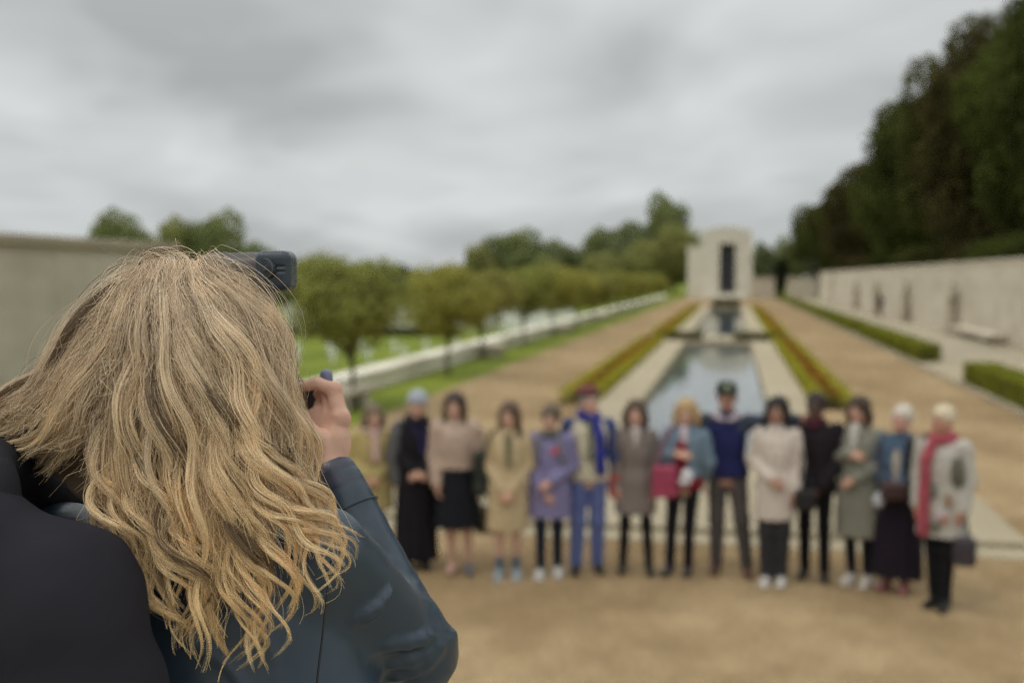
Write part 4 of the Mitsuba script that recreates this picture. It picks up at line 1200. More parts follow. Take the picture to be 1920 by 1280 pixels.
p = Person('person with cropped blonde hair, long pink-red scarf and patterned light coat', (1.78, 9.51), 1.71, -30, tilt=3, sag=-0.01, lean=-0.015, arms=('down', 'down'), skin=(0.42, 0.22, 0.155), feet=((-0.05, 0.0), (0.05, -0.05)), look=-10)
p.trousers((0.012, 0.012, 0.014), 0.98)
S_ = p.m
ck = p.top('coat', (0.47, 0.45, 0.40), hem=0.62, flare=1.12, sleeve=1.25, thick=0.030)
for q, r_, col in (((0.155, -0.08, 1.18), (0.055, 0.05, 0.13), (0.13, 0.125, 0.095)), ((0.05, -0.155, 0.80), (0.045, 0.03, 0.06), (0.45, 0.40, 0.44)), ((0.075, -0.170, 0.79), (0.026, 0.02, 0.04), (0.50, 0.16, 0.06)), ((-0.02, -0.148, 1.02), (0.03, 0.025, 0.07), (0.16, 0.17, 0.14)), ((0.10, -0.14, 0.95), (0.03, 0.025, 0.07), (0.33, 0.20, 0.12)), ((0.0, -0.16, 0.72), (0.04, 0.025, 0.05), (0.15, 0.15, 0.12))):
    part(ck, 'printed_patch', shape(tf(Sdf(0.01).ell(q, r_).wrinkle(0.008, 18, 3).mesh(0.010), p.m), 'm_cloth', col, 0.2))
p.scarf((0.36, 0.075, 0.10), [(-0.085, 0.66)], r=0.040, label='long pink-red scarf hanging down one side')
p.hair((0.62, 0.53, 0.38), 'short')
p.shoes((0.016, 0.016, 0.018), boot=0.03)
bag('dark grey bag hanging from the hand of the last person at right', 'bag', p.at((0.215, -0.08, 0.53)), (0.19, 0.12, 0.25), (0.055, 0.048, 0.058), [p.at((0.15, -0.08, 0.62)), p.at((0.19, -0.06, 0.80)), p.at((0.20, -0.05, 0.83)), p.at((0.21, -0.06, 0.80)), p.at((0.27, -0.08, 0.62))])
bag('black shoulder bag behind the pink-red scarf', 'bag', p.at((-0.24, 0.08, 1.22)), (0.20, 0.14, 0.40), (0.014, 0.014, 0.017), [p.at((-0.24, 0.05, 1.36)), p.at((-0.16, -0.05, 1.44)), p.at((-0.12, 0.02, 1.47)), p.at((-0.14, 0.10, 1.43)), p.at((-0.22, 0.12, 1.36))])

# ---- a visitor by the wall, and the four stone figures set against it
p = Person('distant person in dark clothes walking along the footpath by the right wall', (10.35, 79.5), 1.68, 30, group=None, arms=('down', 'front'), feet=((-0.08, -0.12), (0.08, 0.14)))
p.trousers((0.02, 0.021, 0.026))
p.top('coat', (0.018, 0.020, 0.026), hem=0.70, sleeve=1.3, thick=0.03)
p.hair((0.05, 0.035, 0.025), 'bob', 0.08)
p.shoes(BLACK)

S = Sdf(0.03).tube([(0.05, 0, 0, 0.24, 0.20), (0.5, 0, 0, 0.20, 0.16), (0.95, 0, 0, 0.19, 0.15), (1.1, 0, 0, 0.17, 0.14), (1.34, 0, 0, 0.22, 0.15), (1.42, 0, 0, 0.15, 0.11), (1.47, 0, 0, 0.07, 0.07)])
S.chain([(-0.2, 0, 1.38), (-0.26, -0.02, 1.1), (-0.10, -0.17, 1.0)], [0.075, 0.062, 0.05]).chain([(0.2, 0, 1.38), (0.26, -0.02, 1.1), (0.10, -0.17, 0.96)], [0.075, 0.062, 0.05])
S.cone((0.02, -0.19, 0.05), (0.02, -0.19, 1.05), 0.03, 0.035)
for x in (-0.1, 0.1):
    S.cone((x, -0.02, 0.06), (x * 1.2, -0.15, 0.05), 0.07, 0.05)
S.wrinkle(0.012, (8, 8, 5), 4)
fig = cat(S.mesh(0.022), tf(HEAD[True], np.array([[1, 0, 0, 0], [0, 1, 0, -0.01], [0, 0, 1, 1.59], [0, 0, 0, 1.0]])))
helm = Sdf(0.01).ell((0, 0.01, 1.645), (0.125, 0.14, 0.085)).mesh(0.014)
for i, y in enumerate((57.5, 72.5, 87.0, 101.0)):
    k = thing('statue', f'brownish stone figure of a serviceman against the right wall, {ORD[i]} from the right edge', 'statue', 'stone figures along the memorial wall')
    part(k, 'pedestal', mikit.ply(box(10.74, 11.265, y - 0.34, y + 0.34, 0.004, 0.62, 0.02), 'm_bronze'))
    m = np.array([[0, 1.0, 0, 11.0], [-1, 0, 0, y], [0, 0, 1, 0.60], [0, 0, 0, 1]]) @ np.diag([1.18, 1.18, 1.18, 1])
    part(k, 'figure', mikit.ply(tf(fig, m), 'm_bronze', smooth=True))
    part(k, 'helmet', mikit.ply(tf(helm, m), 'm_bronze', smooth=True))


scene['m_jacket'] = two(principled(VC, 0.36, 0.6))
scene['m_camera'] = two(principled(VC, 0.33, 0.5))
scene['m_pack'] = two(principled(VC, 0.85, 0.2))


# ================================================================ the photographer, on the terrace close to the camera
# her own frame: x to the right and y ahead as the camera looks, z up, metres
PM = np.eye(4)
PM[:2, :2] = [[math.cos(_y), -math.sin(_y)], [math.sin(_y), math.cos(_y)]]
ph = thing('person', 'photographer with long wavy blonde hair and dark blue jacket, seen from behind in the foreground', 'person')


def pput(name, vf, bsdf, color, var=0.12, label=None, freq=9.0, parent=None):
    return part(parent or ph, name, shape(tf(vf, PM), bsdf, color, var, freq, seed=len(scene) % 31), label)


X0 = -0.395
SHR, ELR, WRR = np.array([-0.228, 1.295, 2.462]), np.array([-0.131, 1.425, 2.292]), np.array([-0.259, 1.50, 2.530])
SHL, ELL, WRL = np.array([-0.562, 1.295, 2.462]), np.array([-0.575, 1.45, 2.330]), np.array([-0.425, 1.550, 2.565])
SKIN = (0.60, 0.365, 0.27)
# body: trunk and limbs, head, and the right hand at the shutter
S = Sdf(0.03).tube([(1.98, X0, 1.30, 0.15, 0.10), (2.2, X0, 1.30, 0.125, 0.095), (2.4, X0, 1.30, 0.14, 0.10), (2.50, X0, 1.295, 0.10, 0.075), (2.56, X0, 1.285, 0.055, 0.055)])
S.cone((X0, 1.285, 2.52), (X0 + 0.004, 1.28, 2.68), 0.052, 0.048)
for a_, b_, c_ in ((SHR, ELR, WRR), (SHL, ELL, WRL)):
    S.chain([a_, b_, c_], [0.046, 0.038, 0.027])
for s in (-1, 1):
    S.chain([(X0 + 0.085 * s, 1.30, 2.08), (X0 + 0.088 * s, 1.29, 1.70), (X0 + 0.095 * s, 1.32, 1.29)], [0.08, 0.052, 0.038])
    S.cone((X0 + 0.095 * s, 1.30, 1.25), (X0 + 0.12 * s, 1.44, 1.235), 0.034, 0.024)
bodyv = S.mesh(0.016)
hm = np.eye(4)
ra = math.radians(174)
hm[:3, :3] = [[math.cos(ra), -math.sin(ra), 0], [math.sin(ra), math.cos(ra), 0], [0, 0, 1]]
hm[:3, 3] = (-0.391, 1.287, 2.694)
hv = tf(HEAD[False], hm)
H = Sdf(0.006)
W = WRR
mcp = np.array([(-0.2455, 1.515, 2.600), (-0.262, 1.536, 2.606), (-0.279, 1.551, 2.604), (-0.294, 1.560, 2.595)])
H.cone(W + [0.010, -0.012, -0.05], W, 0.027, 0.0255)
H.cone(W, W + (mcp[0] - W) * 0.55, 0.0245, 0.020, 0.012).cone(W + (mcp[0] - W) * 0.5, mcp[0] - [0.002, 0, 0], 0.019, 0.0125, 0.012)
for m_, r_ in ((mcp[1], 0.0135), (mcp[2], 0.013), (mcp[3], 0.012)):
    H.cone(W, m_, 0.022, r_, 0.012)
H.cone(mcp[0], mcp[3], 0.0112, 0.0108, 0.010)
H.ell(mcp[0] + [0.0035, -0.003, 0.001], (0.0115, 0.0115, 0.0125), 0.008)
H.chain([mcp[0], (-0.2565, 1.530, 2.6405)], [0.0130, 0.0105], 0.004)
H.ell((-0.2555, 1.529, 2.6415), (0.0118, 0.0115, 0.0108), 0.004)
H.chain([(-0.2565, 1.530, 2.6405), (-0.282, 1.540, 2.6485), (-0.305, 1.546, 2.6425)], [0.0100, 0.0088, 0.0078], 0.003)
H.chain([mcp[1], (-0.271, 1.556, 2.6345), (-0.293, 1.570, 2.629), (-0.312, 1.571, 2.617)], [0.0108, 0.0102, 0.0092, 0.008], 0.003)
H.chain([mcp[2], (-0.287, 1.575, 2.622), (-0.306, 1.586, 2.612), (-0.322, 1.583, 2.600)], [0.0105, 0.0098, 0.009, 0.008], 0.003)
H.chain([mcp[3], (-0.300, 1.584, 2.604), (-0.315, 1.592, 2.594), (-0.327, 1.587, 2.583)], [0.0095, 0.0088, 0.0082, 0.0073], 0.003)
H.chain([W + [-0.006, -0.004, 0.012], (-0.279, 1.492, 2.570), (-0.300, 1.494, 2.604), (-0.318, 1.500, 2.628)], [0.021, 0.0175, 0.0125, 0.0098], 0.009)
H.rough.append(lambda P: 0.0010 * (meshkit.fbm(P * 95, 2, 3) - 0.5))
handv = H.mesh(0.003, 1)
hc = colours(handv[0], SKIN, 0.09, 55)
redden = np.exp(-np.min([np.linalg.norm(handv[0] - q, axis=1) for q in (mcp[0], mcp[1], (-0.2555, 1.529, 2.6415), (-0.305, 1.546, 2.6425))], axis=0) / 0.010)[:, None]
hc = hc * (1 - redden * np.array([0.0, 0.14, 0.15]))
m_ = np.eye(4)
HL = HAND[0] * [-1, 1, 1], HAND[1][:, ::-1]
fm = frame(np.array([0.10, 0.30, 0.93]), (0.15, 1.0, 0.0))
fm[:3, 3] = WRL
lh = tf(HL, fm)
allv = cat(bodyv, hv, handv, lh)
part(ph, 'body', shape(tf(allv, PM), 'm_skin', np.vstack([colours(bodyv[0], SKIN, 0.06), head_colours(hv[0] @ hm[:3, :3] - hm[:3, 3] @ hm[:3, :3], SKIN), hc, colours(lh[0], SKIN, 0.08, 40)])))
# nails
nail = Sdf(0.002).ell((-0.3085, 1.5405, 2.6475), (0.0055, 0.0045, 0.0032)).mesh(0.0016)
pput('fingernail', nail, 'm_gloss', (0.66, 0.42, 0.36), 0.03)

# jacket with gathered folds at the bent elbow
S = Sdf(0.035).tube([(1.98, X0, 1.30, 0.195, 0.135), (2.14, X0 + 0.018, 1.30, 0.225, 0.142), (2.30, X0 + 0.014, 1.302, 0.212, 0.134), (2.40, X0, 1.303, 0.182, 0.124), (2.47, X0, 1.30, 0.150, 0.100), (2.525, X0, 1.292, 0.090, 0.078), (2.565, X0, 1.288, 0.070, 0.070)], p=2.3)
S.chain([SHR + [-0.01, 0, -0.006], ELR, WRR + (ELR - WRR) * 0.085], [0.066, 0.0500, 0.0375], 0.03)
S.chain([SHL + [0.01, 0, -0.006], ELL, WRL + (ELL - WRL) * 0.10], [0.068, 0.055, 0.040], 0.03)

# gathered creases laid round the bent sleeve
for (A_, B_, ra_, rb_, lst) in ((WRR, ELR, 0.0375, 0.050, [(0.76, 1.3, 0.56, -0.7), (0.79, 1.3, 0.70, -0.9), (0.82, 1.3, 0.83, -1.0), (0.85, 1.3, 0.95, -1.0), (0.88, 1.3, 1.07, -0.8), (0.30, 0.9, 0.42, -0.5)]),
                                (SHR, ELR, 0.066, 0.052, [(0.84, -1.2, 0.40, 0.5), (0.88, -1.2, 0.60, 0.9), (0.91, -1.2, 0.78, 1.1), (0.30, -0.9, 0.16, 0.6)])):
    a_x = (B_ - A_) / np.linalg.norm(B_ - A_)
    e_1 = np.array([0, -1.0, 0]) - a_x * (np.array([0, -1.0, 0]) @ a_x)
    e_1 /= np.linalg.norm(e_1)
    e_2 = np.cross(a_x, e_1)
    for s0, p0, s1, p1 in lst:
        u_ = np.linspace(0, 1, 7)
        ss, pp = s0 + (s1 - s0) * u_ + 0.03 * np.sin(u_ * 3.1), p0 + (p1 - p0) * u_
        rr_ = ra_ + (rb_ - ra_) * ss - 0.0015
        pts_ = A_ + (B_ - A_) * ss[:, None] + rr_[:, None] * (np.cos(pp)[:, None] * e_1 + np.sin(pp)[:, None] * e_2)
        S.chain(pts_, list(0.0085 * np.sin(np.pi * (0.06 + 0.86 * u_)) + 0.001), 0.0045)


def folds(P):
    d = np.zeros(len(P))
    for a_, b_ in ((WRR, ELR), (SHR, ELR), (WRL, ELL), (SHL, ELL)):
        ax = (b_ - a_) / np.linalg.norm(b_ - a_)
        L_ = np.linalg.norm(b_ - a_)
        s_ = (P - a_) @ ax
        q = (P - a_) - s_[:, None] * ax
        w_ = np.clip(1.6 - np.linalg.norm(q, axis=1) / 0.06, 0, 1) * np.clip(s_ / L_, 0.15, 1.0) * np.clip(1.5 - s_ / L_, 0, 0.5) * 2
        n_ = meshkit.fbm(P * 8 + 3, 2, 8)
        f1 = 1 - np.abs(np.sin(math.pi * (s_ * 10 + q[:, 2] * 8 + 2.2 * n_)))
        f2 = 1 - np.abs(np.sin(math.pi * (s_ * 17 - q[:, 1] * 12 + 2.6 * n_)))
        d = np.maximum(d, w_ * (0.0105 * f1 ** 1.6 * np.clip(n_ * 2.4 - 0.35, 0, 1) + 0.0034 * f2 ** 2))
    torso = np.clip((2.5 - P[:, 2]) * 4, 0, 1) * np.clip((0.09 - np.abs(P[:, 0] - X0 - 0.09)) * 12, 0, 1)
    f3 = 1 - np.abs(np.sin(math.pi * ((P[:, 0] - X0) * 11 + (P[:, 2] - 2.3) * 7 + 2.2 * meshkit.fbm(P * 6, 2, 4))))
    return -np.maximum(d, 0.008 * torso * f3 ** 2) + 0.005 * (meshkit.fbm(P * 14, 3, 6) - 0.5)


S.rough.append(folds)
jv = S.mesh(0.0055, 1)
jk = pput('jacket', jv, 'm_jacket', (0.021, 0.038, 0.060), 0.10, freq=30)
# cuff band and its stitched edge
ax = (ELR - WRR) / np.linalg.norm(ELR - WRR)
q = Sdf(0.004).cone(WRR + ax * 0.014, WRR + ax * 0.032, 0.0365, 0.0392).mesh(0.004)
scene[f'{jk}__cuff'] = shape(tf(q, PM), 'm_jacket', (0.026, 0.030, 0.052), 0.1)
e1 = np.cross(ax, [0.1, 0.9, 0.2]); e1 /= np.linalg.norm(e1); e2 = np.cross(ax, e1)
ga = np.linspace(0, 2 * np.pi, 41)
ring = WRR + ax * 0.066 + 0.0438 * (np.cos(ga)[:, None] * e1 + np.sin(ga)[:, None] * e2)
scene[f'{jk}__cuff_seam'] = shape(tf(rodtube(ring, 0.0011, 6), PM), 'm_jacket', (0.022, 0.030, 0.042), 0.0)
arm_seam = [(-0.205, 1.205, 2.49), (-0.208, 1.186, 2.45), (-0.213, 1.178, 2.40), (-0.220, 1.175, 2.34), (-0.225, 1.178, 2.27)]
scene[f'{jk}__sleeve_seam'] = shape(tf(rodtube(spline(arm_seam, 30), 0.0013, 6), PM), 'm_jacket', (0.012, 0.016, 0.024), 0.0)
S = Sdf(0.02).tube([(1.93, X0, 1.30, 0.165, 0.12), (2.1, X0, 1.30, 0.16, 0.115)])
for s in (-1, 1):
    S.chain([(X0 + 0.085 * s, 1.30, 2.06), (X0 + 0.088 * s, 1.285, 1.70), (X0 + 0.095 * s, 1.32, 1.285)], [0.095, 0.068, 0.056])
pput('trousers', S.wrinkle(0.006, (8, 8, 12), 3).mesh(0.015), 'm_cloth', (0.025, 0.028, 0.04))
for s in (-1, 1):
    q = Sdf(0.02).cone((X0 + 0.095 * s, 1.29, 1.245), (X0 + 0.122 * s, 1.45, 1.236), 0.040, 0.033).cone((X0 + 0.095 * s, 1.31, 1.29), (X0 + 0.1 * s, 1.36, 1.26), 0.043, 0.038)
    q.rbox((X0, 1.3, 1.15), (0.6, 0.6, 0.052), 0.002, 0.002, True)
    pput('shoe', q.mesh(0.010), 'm_shell', (0.03, 0.03, 0.03))

# hair: an underlying mass, its dark colour painting the shade between locks, and combed strands gathered in wavy locks
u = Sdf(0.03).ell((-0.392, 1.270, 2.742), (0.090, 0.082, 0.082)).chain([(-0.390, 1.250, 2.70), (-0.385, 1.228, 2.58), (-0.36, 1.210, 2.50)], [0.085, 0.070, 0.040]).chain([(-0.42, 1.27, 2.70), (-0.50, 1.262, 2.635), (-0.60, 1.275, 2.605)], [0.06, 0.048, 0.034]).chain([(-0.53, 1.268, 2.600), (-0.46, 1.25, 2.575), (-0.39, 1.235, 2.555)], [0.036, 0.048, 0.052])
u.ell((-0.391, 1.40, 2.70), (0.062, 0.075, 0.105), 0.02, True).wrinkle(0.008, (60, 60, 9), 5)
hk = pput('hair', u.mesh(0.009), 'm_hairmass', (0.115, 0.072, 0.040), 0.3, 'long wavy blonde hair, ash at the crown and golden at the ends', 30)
GUIDES = [
 [(-0.394, 1.245, 2.828), (-0.433, 1.210, 2.798), (-0.479, 1.205, 2.752), (-0.529, 1.210, 2.697), (-0.592, 1.233, 2.650), (-0.665, 1.270, 2.615)],
 [(-0.397, 1.245, 2.829), (-0.434, 1.191, 2.777), (-0.492, 1.198, 2.723), (-0.541, 1.200, 2.666), (-0.600, 1.230, 2.625), (-0.659, 1.270, 2.603)],
 [(-0.398, 1.247, 2.829), (-0.431, 1.178, 2.754), (-0.471, 1.174, 2.692), (-0.510, 1.179, 2.644), (-0.553, 1.194, 2.615), (-0.594, 1.216, 2.602)],
 [(-0.396, 1.247, 2.829), (-0.415, 1.167, 2.743), (-0.435, 1.158, 2.673), (-0.461, 1.160, 2.620), (-0.501, 1.167, 2.587), (-0.542, 1.179, 2.571)],
 [(-0.395, 1.242, 2.827), (-0.401, 1.158, 2.732), (-0.419, 1.153, 2.651), (-0.433, 1.152, 2.592), (-0.450, 1.151, 2.560), (-0.424, 1.144, 2.532), (-0.400, 1.141, 2.498), (-0.397, 1.141, 2.466), (-0.368, 1.140, 2.437), (-0.348, 1.140, 2.416)],
 [(-0.394, 1.242, 2.827), (-0.392, 1.156, 2.732), (-0.404, 1.151, 2.651), (-0.407, 1.148, 2.593), (-0.387, 1.143, 2.553), (-0.382, 1.141, 2.513), (-0.382, 1.140, 2.478), (-0.362, 1.140, 2.437), (-0.360, 1.140, 2.398)],
 [(-0.392, 1.239, 2.826), (-0.380, 1.154, 2.732), (-0.384, 1.149, 2.651), (-0.371, 1.146, 2.593), (-0.378, 1.142, 2.547), (-0.364, 1.140, 2.507), (-0.338, 1.140, 2.478), (-0.337, 1.140, 2.448), (-0.357, 1.140, 2.410), (-0.355, 1.140, 2.383)],
 [(-0.392, 1.239, 2.826), (-0.371, 1.153, 2.732), (-0.358, 1.148, 2.663), (-0.335, 1.146, 2.599), (-0.331, 1.144, 2.565), (-0.339, 1.141, 2.530), (-0.327, 1.141, 2.489), (-0.327, 1.141, 2.448), (-0.340, 1.140, 2.407), (-0.332, 1.140, 2.377)],
 [(-0.390, 1.239, 2.826), (-0.359, 1.152, 2.732), (-0.337, 1.148, 2.651), (-0.325, 1.146, 2.593), (-0.328, 1.143, 2.553), (-0.317, 1.141, 2.507), (-0.308, 1.142, 2.466), (-0.317, 1.141, 2.413), (-0.309, 1.142, 2.371)],
 [(-0.389, 1.239, 2.826), (-0.345, 1.152, 2.732), (-0.316, 1.150, 2.651), (-0.306, 1.148, 2.593), (-0.296, 1.145, 2.547), (-0.298, 1.142, 2.501), (-0.282, 1.144, 2.459), (-0.281, 1.144, 2.412), (-0.292, 1.143, 2.370)],
 [(-0.389, 1.242, 2.827), (-0.329, 1.154, 2.732), (-0.305, 1.151, 2.657), (-0.297, 1.150, 2.604), (-0.280, 1.147, 2.546), (-0.264, 1.146, 2.500), (-0.259, 1.147, 2.458), (-0.256, 1.147, 2.417), (-0.266, 1.145, 2.390)],
 [(-0.388, 1.244, 2.828), (-0.314, 1.163, 2.743), (-0.286, 1.156, 2.668), (-0.278, 1.154, 2.610), (-0.251, 1.153, 2.551), (-0.217, 1.156, 2.527), (-0.197, 1.160, 2.496), (-0.193, 1.160, 2.472), (-0.211, 1.155, 2.451)],
 [(-0.385, 1.243, 2.828), (-0.310, 1.170, 2.754), (-0.279, 1.159, 2.679), (-0.268, 1.156, 2.615), (-0.229, 1.160, 2.561), (-0.199, 1.162, 2.528), (-0.183, 1.164, 2.507), (-0.184, 1.163, 2.480)],
 [(-0.383, 1.239, 2.826), (-0.301, 1.177, 2.760), (-0.267, 1.167, 2.696), (-0.251, 1.164, 2.638), (-0.230, 1.165, 2.584), (-0.205, 1.164, 2.543), (-0.183, 1.164, 2.513), (-0.161, 1.171, 2.490)],
 [(-0.381, 1.241, 2.827), (-0.328, 1.205, 2.801), (-0.282, 1.191, 2.761), (-0.257, 1.182, 2.717), (-0.246, 1.172, 2.675), (-0.238, 1.166, 2.619), (-0.221, 1.167, 2.576), (-0.205, 1.164, 2.546)],
]

NP = 26
GP = []
for i, q in enumerate(GUIDES):                           # every guide starts along the parting, in front of the crown, and runs back over the top
    x = (i / (len(GUIDES) - 1) - 0.5)
    GP.append(spline([(-0.392 + 0.050 * x, 1.330 - 0.03 * abs(x), 2.785), (-0.394 + 0.085 * x, 1.296, 2.8080 - 0.05 * x * x)] + [(q[0][0] + 0.055 * x, q[0][1] - 0.006, q[0][2] - 0.014 - 0.05 * x * x)] + list(q[1:]), 44))
GP = np.array(GP)
HCEN = np.array([-0.391, 1.275, 2.735])


def guide(s):
    i = int(np.clip(math.floor(s), 0, len(GP) - 2))
    t = s - i
    return GP[i] * (1 - t) + GP[i + 1] * t


def resample(p, t):
    k = np.linspace(0, 1, len(p))
    return np.stack([np.interp(t, k, p[:, j]) for j in range(3)], -1)


tones = {k: [] for k in range(5)}
t_ = np.linspace(0, 1, NP)


def lock(s, n, R, depth, tone, t0=0.0, t1=1.0, wave=1.0, loose=0.0, lam=None, phi=None):
    base = resample(guide(s), t0 + (t1 - t0) * t_)
    L_ = np.linalg.norm(np.diff(base, axis=0), axis=1).sum()
    tan = np.gradient(base, axis=0)
    tan /= np.linalg.norm(tan, axis=1, keepdims=True)
    side = np.cross(tan, [0, -1, 0])
    side /= np.linalg.norm(side, axis=1, keepdims=True) + 1e-9
    if lam is None:
        lam, phi = rng.uniform(0.10, 0.16), rng.uniform(0, 2 * np.pi)
    amp = wave * (0.0012 + 0.0128 * np.clip(t_ * 1.6 - 0.36, 0, 1))
    base = base + side * (amp * np.sin(2 * np.pi * t_ * L_ / lam + phi))[:, None] + np.array([0, 1.0, 0]) * (0.75 * amp * np.cos(2 * np.pi * t_ * L_ / lam + phi))[:, None]
    base[:, 1] += depth * np.clip(t_ * 4 - 0.3, 0, 1)
    base += rng.normal(0, 0.005, 3) * np.clip(t_ * 2, 0, 1)[:, None]
    prof = R * (0.55 + 0.75 * np.sin(np.pi * np.clip(t_ * 0.85 + 0.1, 0, 1)) ** 0.8) * (1 - 0.85 * np.clip(t_ - 0.55, 0, 1) / 0.45)
    root = rng.normal(0, [0.010, 0.006, 0.001])
    for _ in range(n):
        a, r = rng.uniform(0, 2 * np.pi), rng.uniform(0, 1) ** 0.6
        if rng.uniform() < 0.11:
            r *= rng.uniform(1.3, 2.4)                          # hairs that have left their lock
        tw = rng.uniform(-1.6, 1.6)
        o = side * (np.cos(a + tw * t_) * r * prof)[:, None] + np.array([0, 1.0, 0]) * (np.sin(a + tw * t_) * r * prof * 0.8)[:, None]
        stray = rng.normal(0, 1, (6, 3)) * (0.0010 + loose)
        w = np.stack([np.interp(t_, np.linspace(0, 1, 6), stray[:, k]) for k in range(3)], -1) * np.clip(0.15 + t_[:, None] * 1.4, 0, 1.2)
        p = base + o + w + (root + rng.normal(0, [0.010, 0.010, 0.0015])) * np.clip(1 - t_ * 5, 0, 1)[:, None]
        p = resample(p, t_ * rng.uniform(0.88, 1.0))
        r0 = rng.uniform(0.00022, 0.00038)
        k = tone if rng.uniform() < 0.80 else rng.integers(0, 5)
        tones[k].append(np.column_stack([p, r0 * (1 - 0.6 * t_ ** 2)]))


gs = len(GP) - 1
NCL = 23
for i in range(NCL):                                       # the visible hair hangs in clumps that share one wave
    sc_ = np.clip((i + rng.uniform(0.1, 0.9)) / NCL * gs, 0, gs)
    lam, phi, wv = rng.uniform(0.115, 0.18), rng.uniform(0, 2 * np.pi), rng.uniform(0.75, 1.5) * (1.0 if sc_ > 3.2 else 0.5)
    dep, tone = rng.uniform(-0.012, 0.012), rng.choice(5, p=[0.30, 0.27, 0.16, 0.09, 0.18])
    t1 = rng.uniform(0.88, 1.0) if sc_ > 3 else rng.uniform(0.92, 1.0)
    for _ in range(7):
        lock(float(np.clip(sc_ + rng.normal(0, 0.11), 0, gs)), 54, rng.uniform(0.0036, 0.0064), dep + rng.normal(0, 0.003), tone if rng.uniform() < 0.7 else rng.integers(0, 5), 0.0, t1 * rng.uniform(0.94, 1.0), wv * rng.uniform(0.9, 1.1), 0.0, lam, phi + rng.normal(0, 0.25))
for i in range(95):                                        # looser hair underneath, coloured darker to paint shade into the gaps
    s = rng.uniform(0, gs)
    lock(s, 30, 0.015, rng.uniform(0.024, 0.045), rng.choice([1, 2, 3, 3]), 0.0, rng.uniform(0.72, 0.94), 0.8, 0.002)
for i in range(64):                                        # soft full hair between the locks, mostly on the upper head
    lock(rng.uniform(0, gs), 30, rng.uniform(0.011, 0.016), rng.uniform(0.004, 0.013), rng.choice([0, 1, 1, 4, 4]), 0.0, rng.uniform(0.55, 0.9), 0.55, 0.0012)
for i in range(44):                                        # hair swept over the left shoulder
    lock(rng.uniform(2.2, 4.2), 36, 0.012, rng.uniform(-0.002, 0.026), rng.choice([1, 2, 2, 3, 4]), 0.0, rng.uniform(0.86, 1.0), 0.7, 0.001)
for i in range(34):                                        # single golden curls on top, free at the ends
    s = rng.uniform(3.4, 13.4)
    lock(s, 32, rng.uniform(0.0030, 0.0052), rng.uniform(-0.018, -0.006), rng.choice([0, 0, 1]), 0.0, 1.0, rng.uniform(1.1, 1.7), 0.0, rng.uniform(0.085, 0.13), rng.uniform(0, 6.28))
for i in range(2000):                                      # fine frizz over the surface
    s = rng.uniform(0, gs)
    a0 = rng.uniform(0.10, 0.7)
    p = resample(guide(s), a0 + (min(1.0, a0 + rng.uniform(0.08, 0.3)) - a0) * t_)
    w = rng.normal(0, 0.0065, (6, 3))
    p = p + np.stack([np.interp(t_, np.linspace(0, 1, 6), w[:, k]) for k in range(3)], -1) + [0, -abs(rng.normal(0.009, 0.005)), 0.002]
    tones[rng.choice([0, 1, 2, 4])].append(np.column_stack([p, np.full(NP, rng.uniform(0.00011, 0.00020))]))
for i in range(800):                                       # flyaway hairs off the silhouette
    s = rng.choice([rng.uniform(0, 2.5), rng.uniform(11, gs), rng.uniform(0, gs)])
    a0 = rng.uniform(0.05, 0.6)
    p = resample(guide(s), a0 + (min(1.0, a0 + rng.uniform(0.12, 0.4)) - a0) * t_)
    out = p - HCEN
    out[:, 1] *= 0.35
    out /= np.linalg.norm(out, axis=1, keepdims=True)
    lift = np.abs(rng.normal(0, 0.011)) + 0.004
    p = p + out * (lift * np.sin(np.pi * np.clip(t_ * rng.uniform(0.5, 1.0), 0, 1)))[:, None]
    w = rng.normal(0, 0.006, (5, 3))
    p = p + np.stack([np.interp(t_, np.linspace(0, 1, 5), w[:, k]) for k in range(3)], -1) * t_[:, None]
    tones[rng.choice([0, 1, 2])].append(np.column_stack([p, np.full(NP, rng.uniform(0.00010, 0.00018))]))


def tone_tex(ash, gold):
    def f(p, n, uv):
        k = smoothstep(2.36, 2.78, p.z + 0.10 * (noise(p.x * 22, p.y * 22, p.z * 5) - 0.5))
        return mix(gold, ash, k) * (0.86 + 0.28 * noise(p.x * 60, p.y * 60, p.z * 9))
    return proc(f)


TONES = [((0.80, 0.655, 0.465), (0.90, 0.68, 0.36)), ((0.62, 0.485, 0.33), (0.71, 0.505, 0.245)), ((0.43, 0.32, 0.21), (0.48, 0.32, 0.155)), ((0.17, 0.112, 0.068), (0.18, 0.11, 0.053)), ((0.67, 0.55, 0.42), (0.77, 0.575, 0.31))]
os.makedirs(meshkit.FOLDER, exist_ok=True)
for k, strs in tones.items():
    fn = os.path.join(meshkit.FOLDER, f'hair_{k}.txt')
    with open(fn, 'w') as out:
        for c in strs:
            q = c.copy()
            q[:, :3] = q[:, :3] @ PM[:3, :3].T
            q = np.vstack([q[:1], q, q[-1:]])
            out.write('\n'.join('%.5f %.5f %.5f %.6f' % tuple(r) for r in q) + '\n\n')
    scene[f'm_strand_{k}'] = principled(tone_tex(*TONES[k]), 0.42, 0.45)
    scene[f'{hk}__{k + 1:03d}'] = {'type': 'bsplinecurve', 'filename': fn, 'bsdf': {'type': 'ref', 'id': f'm_strand_{k}'}}

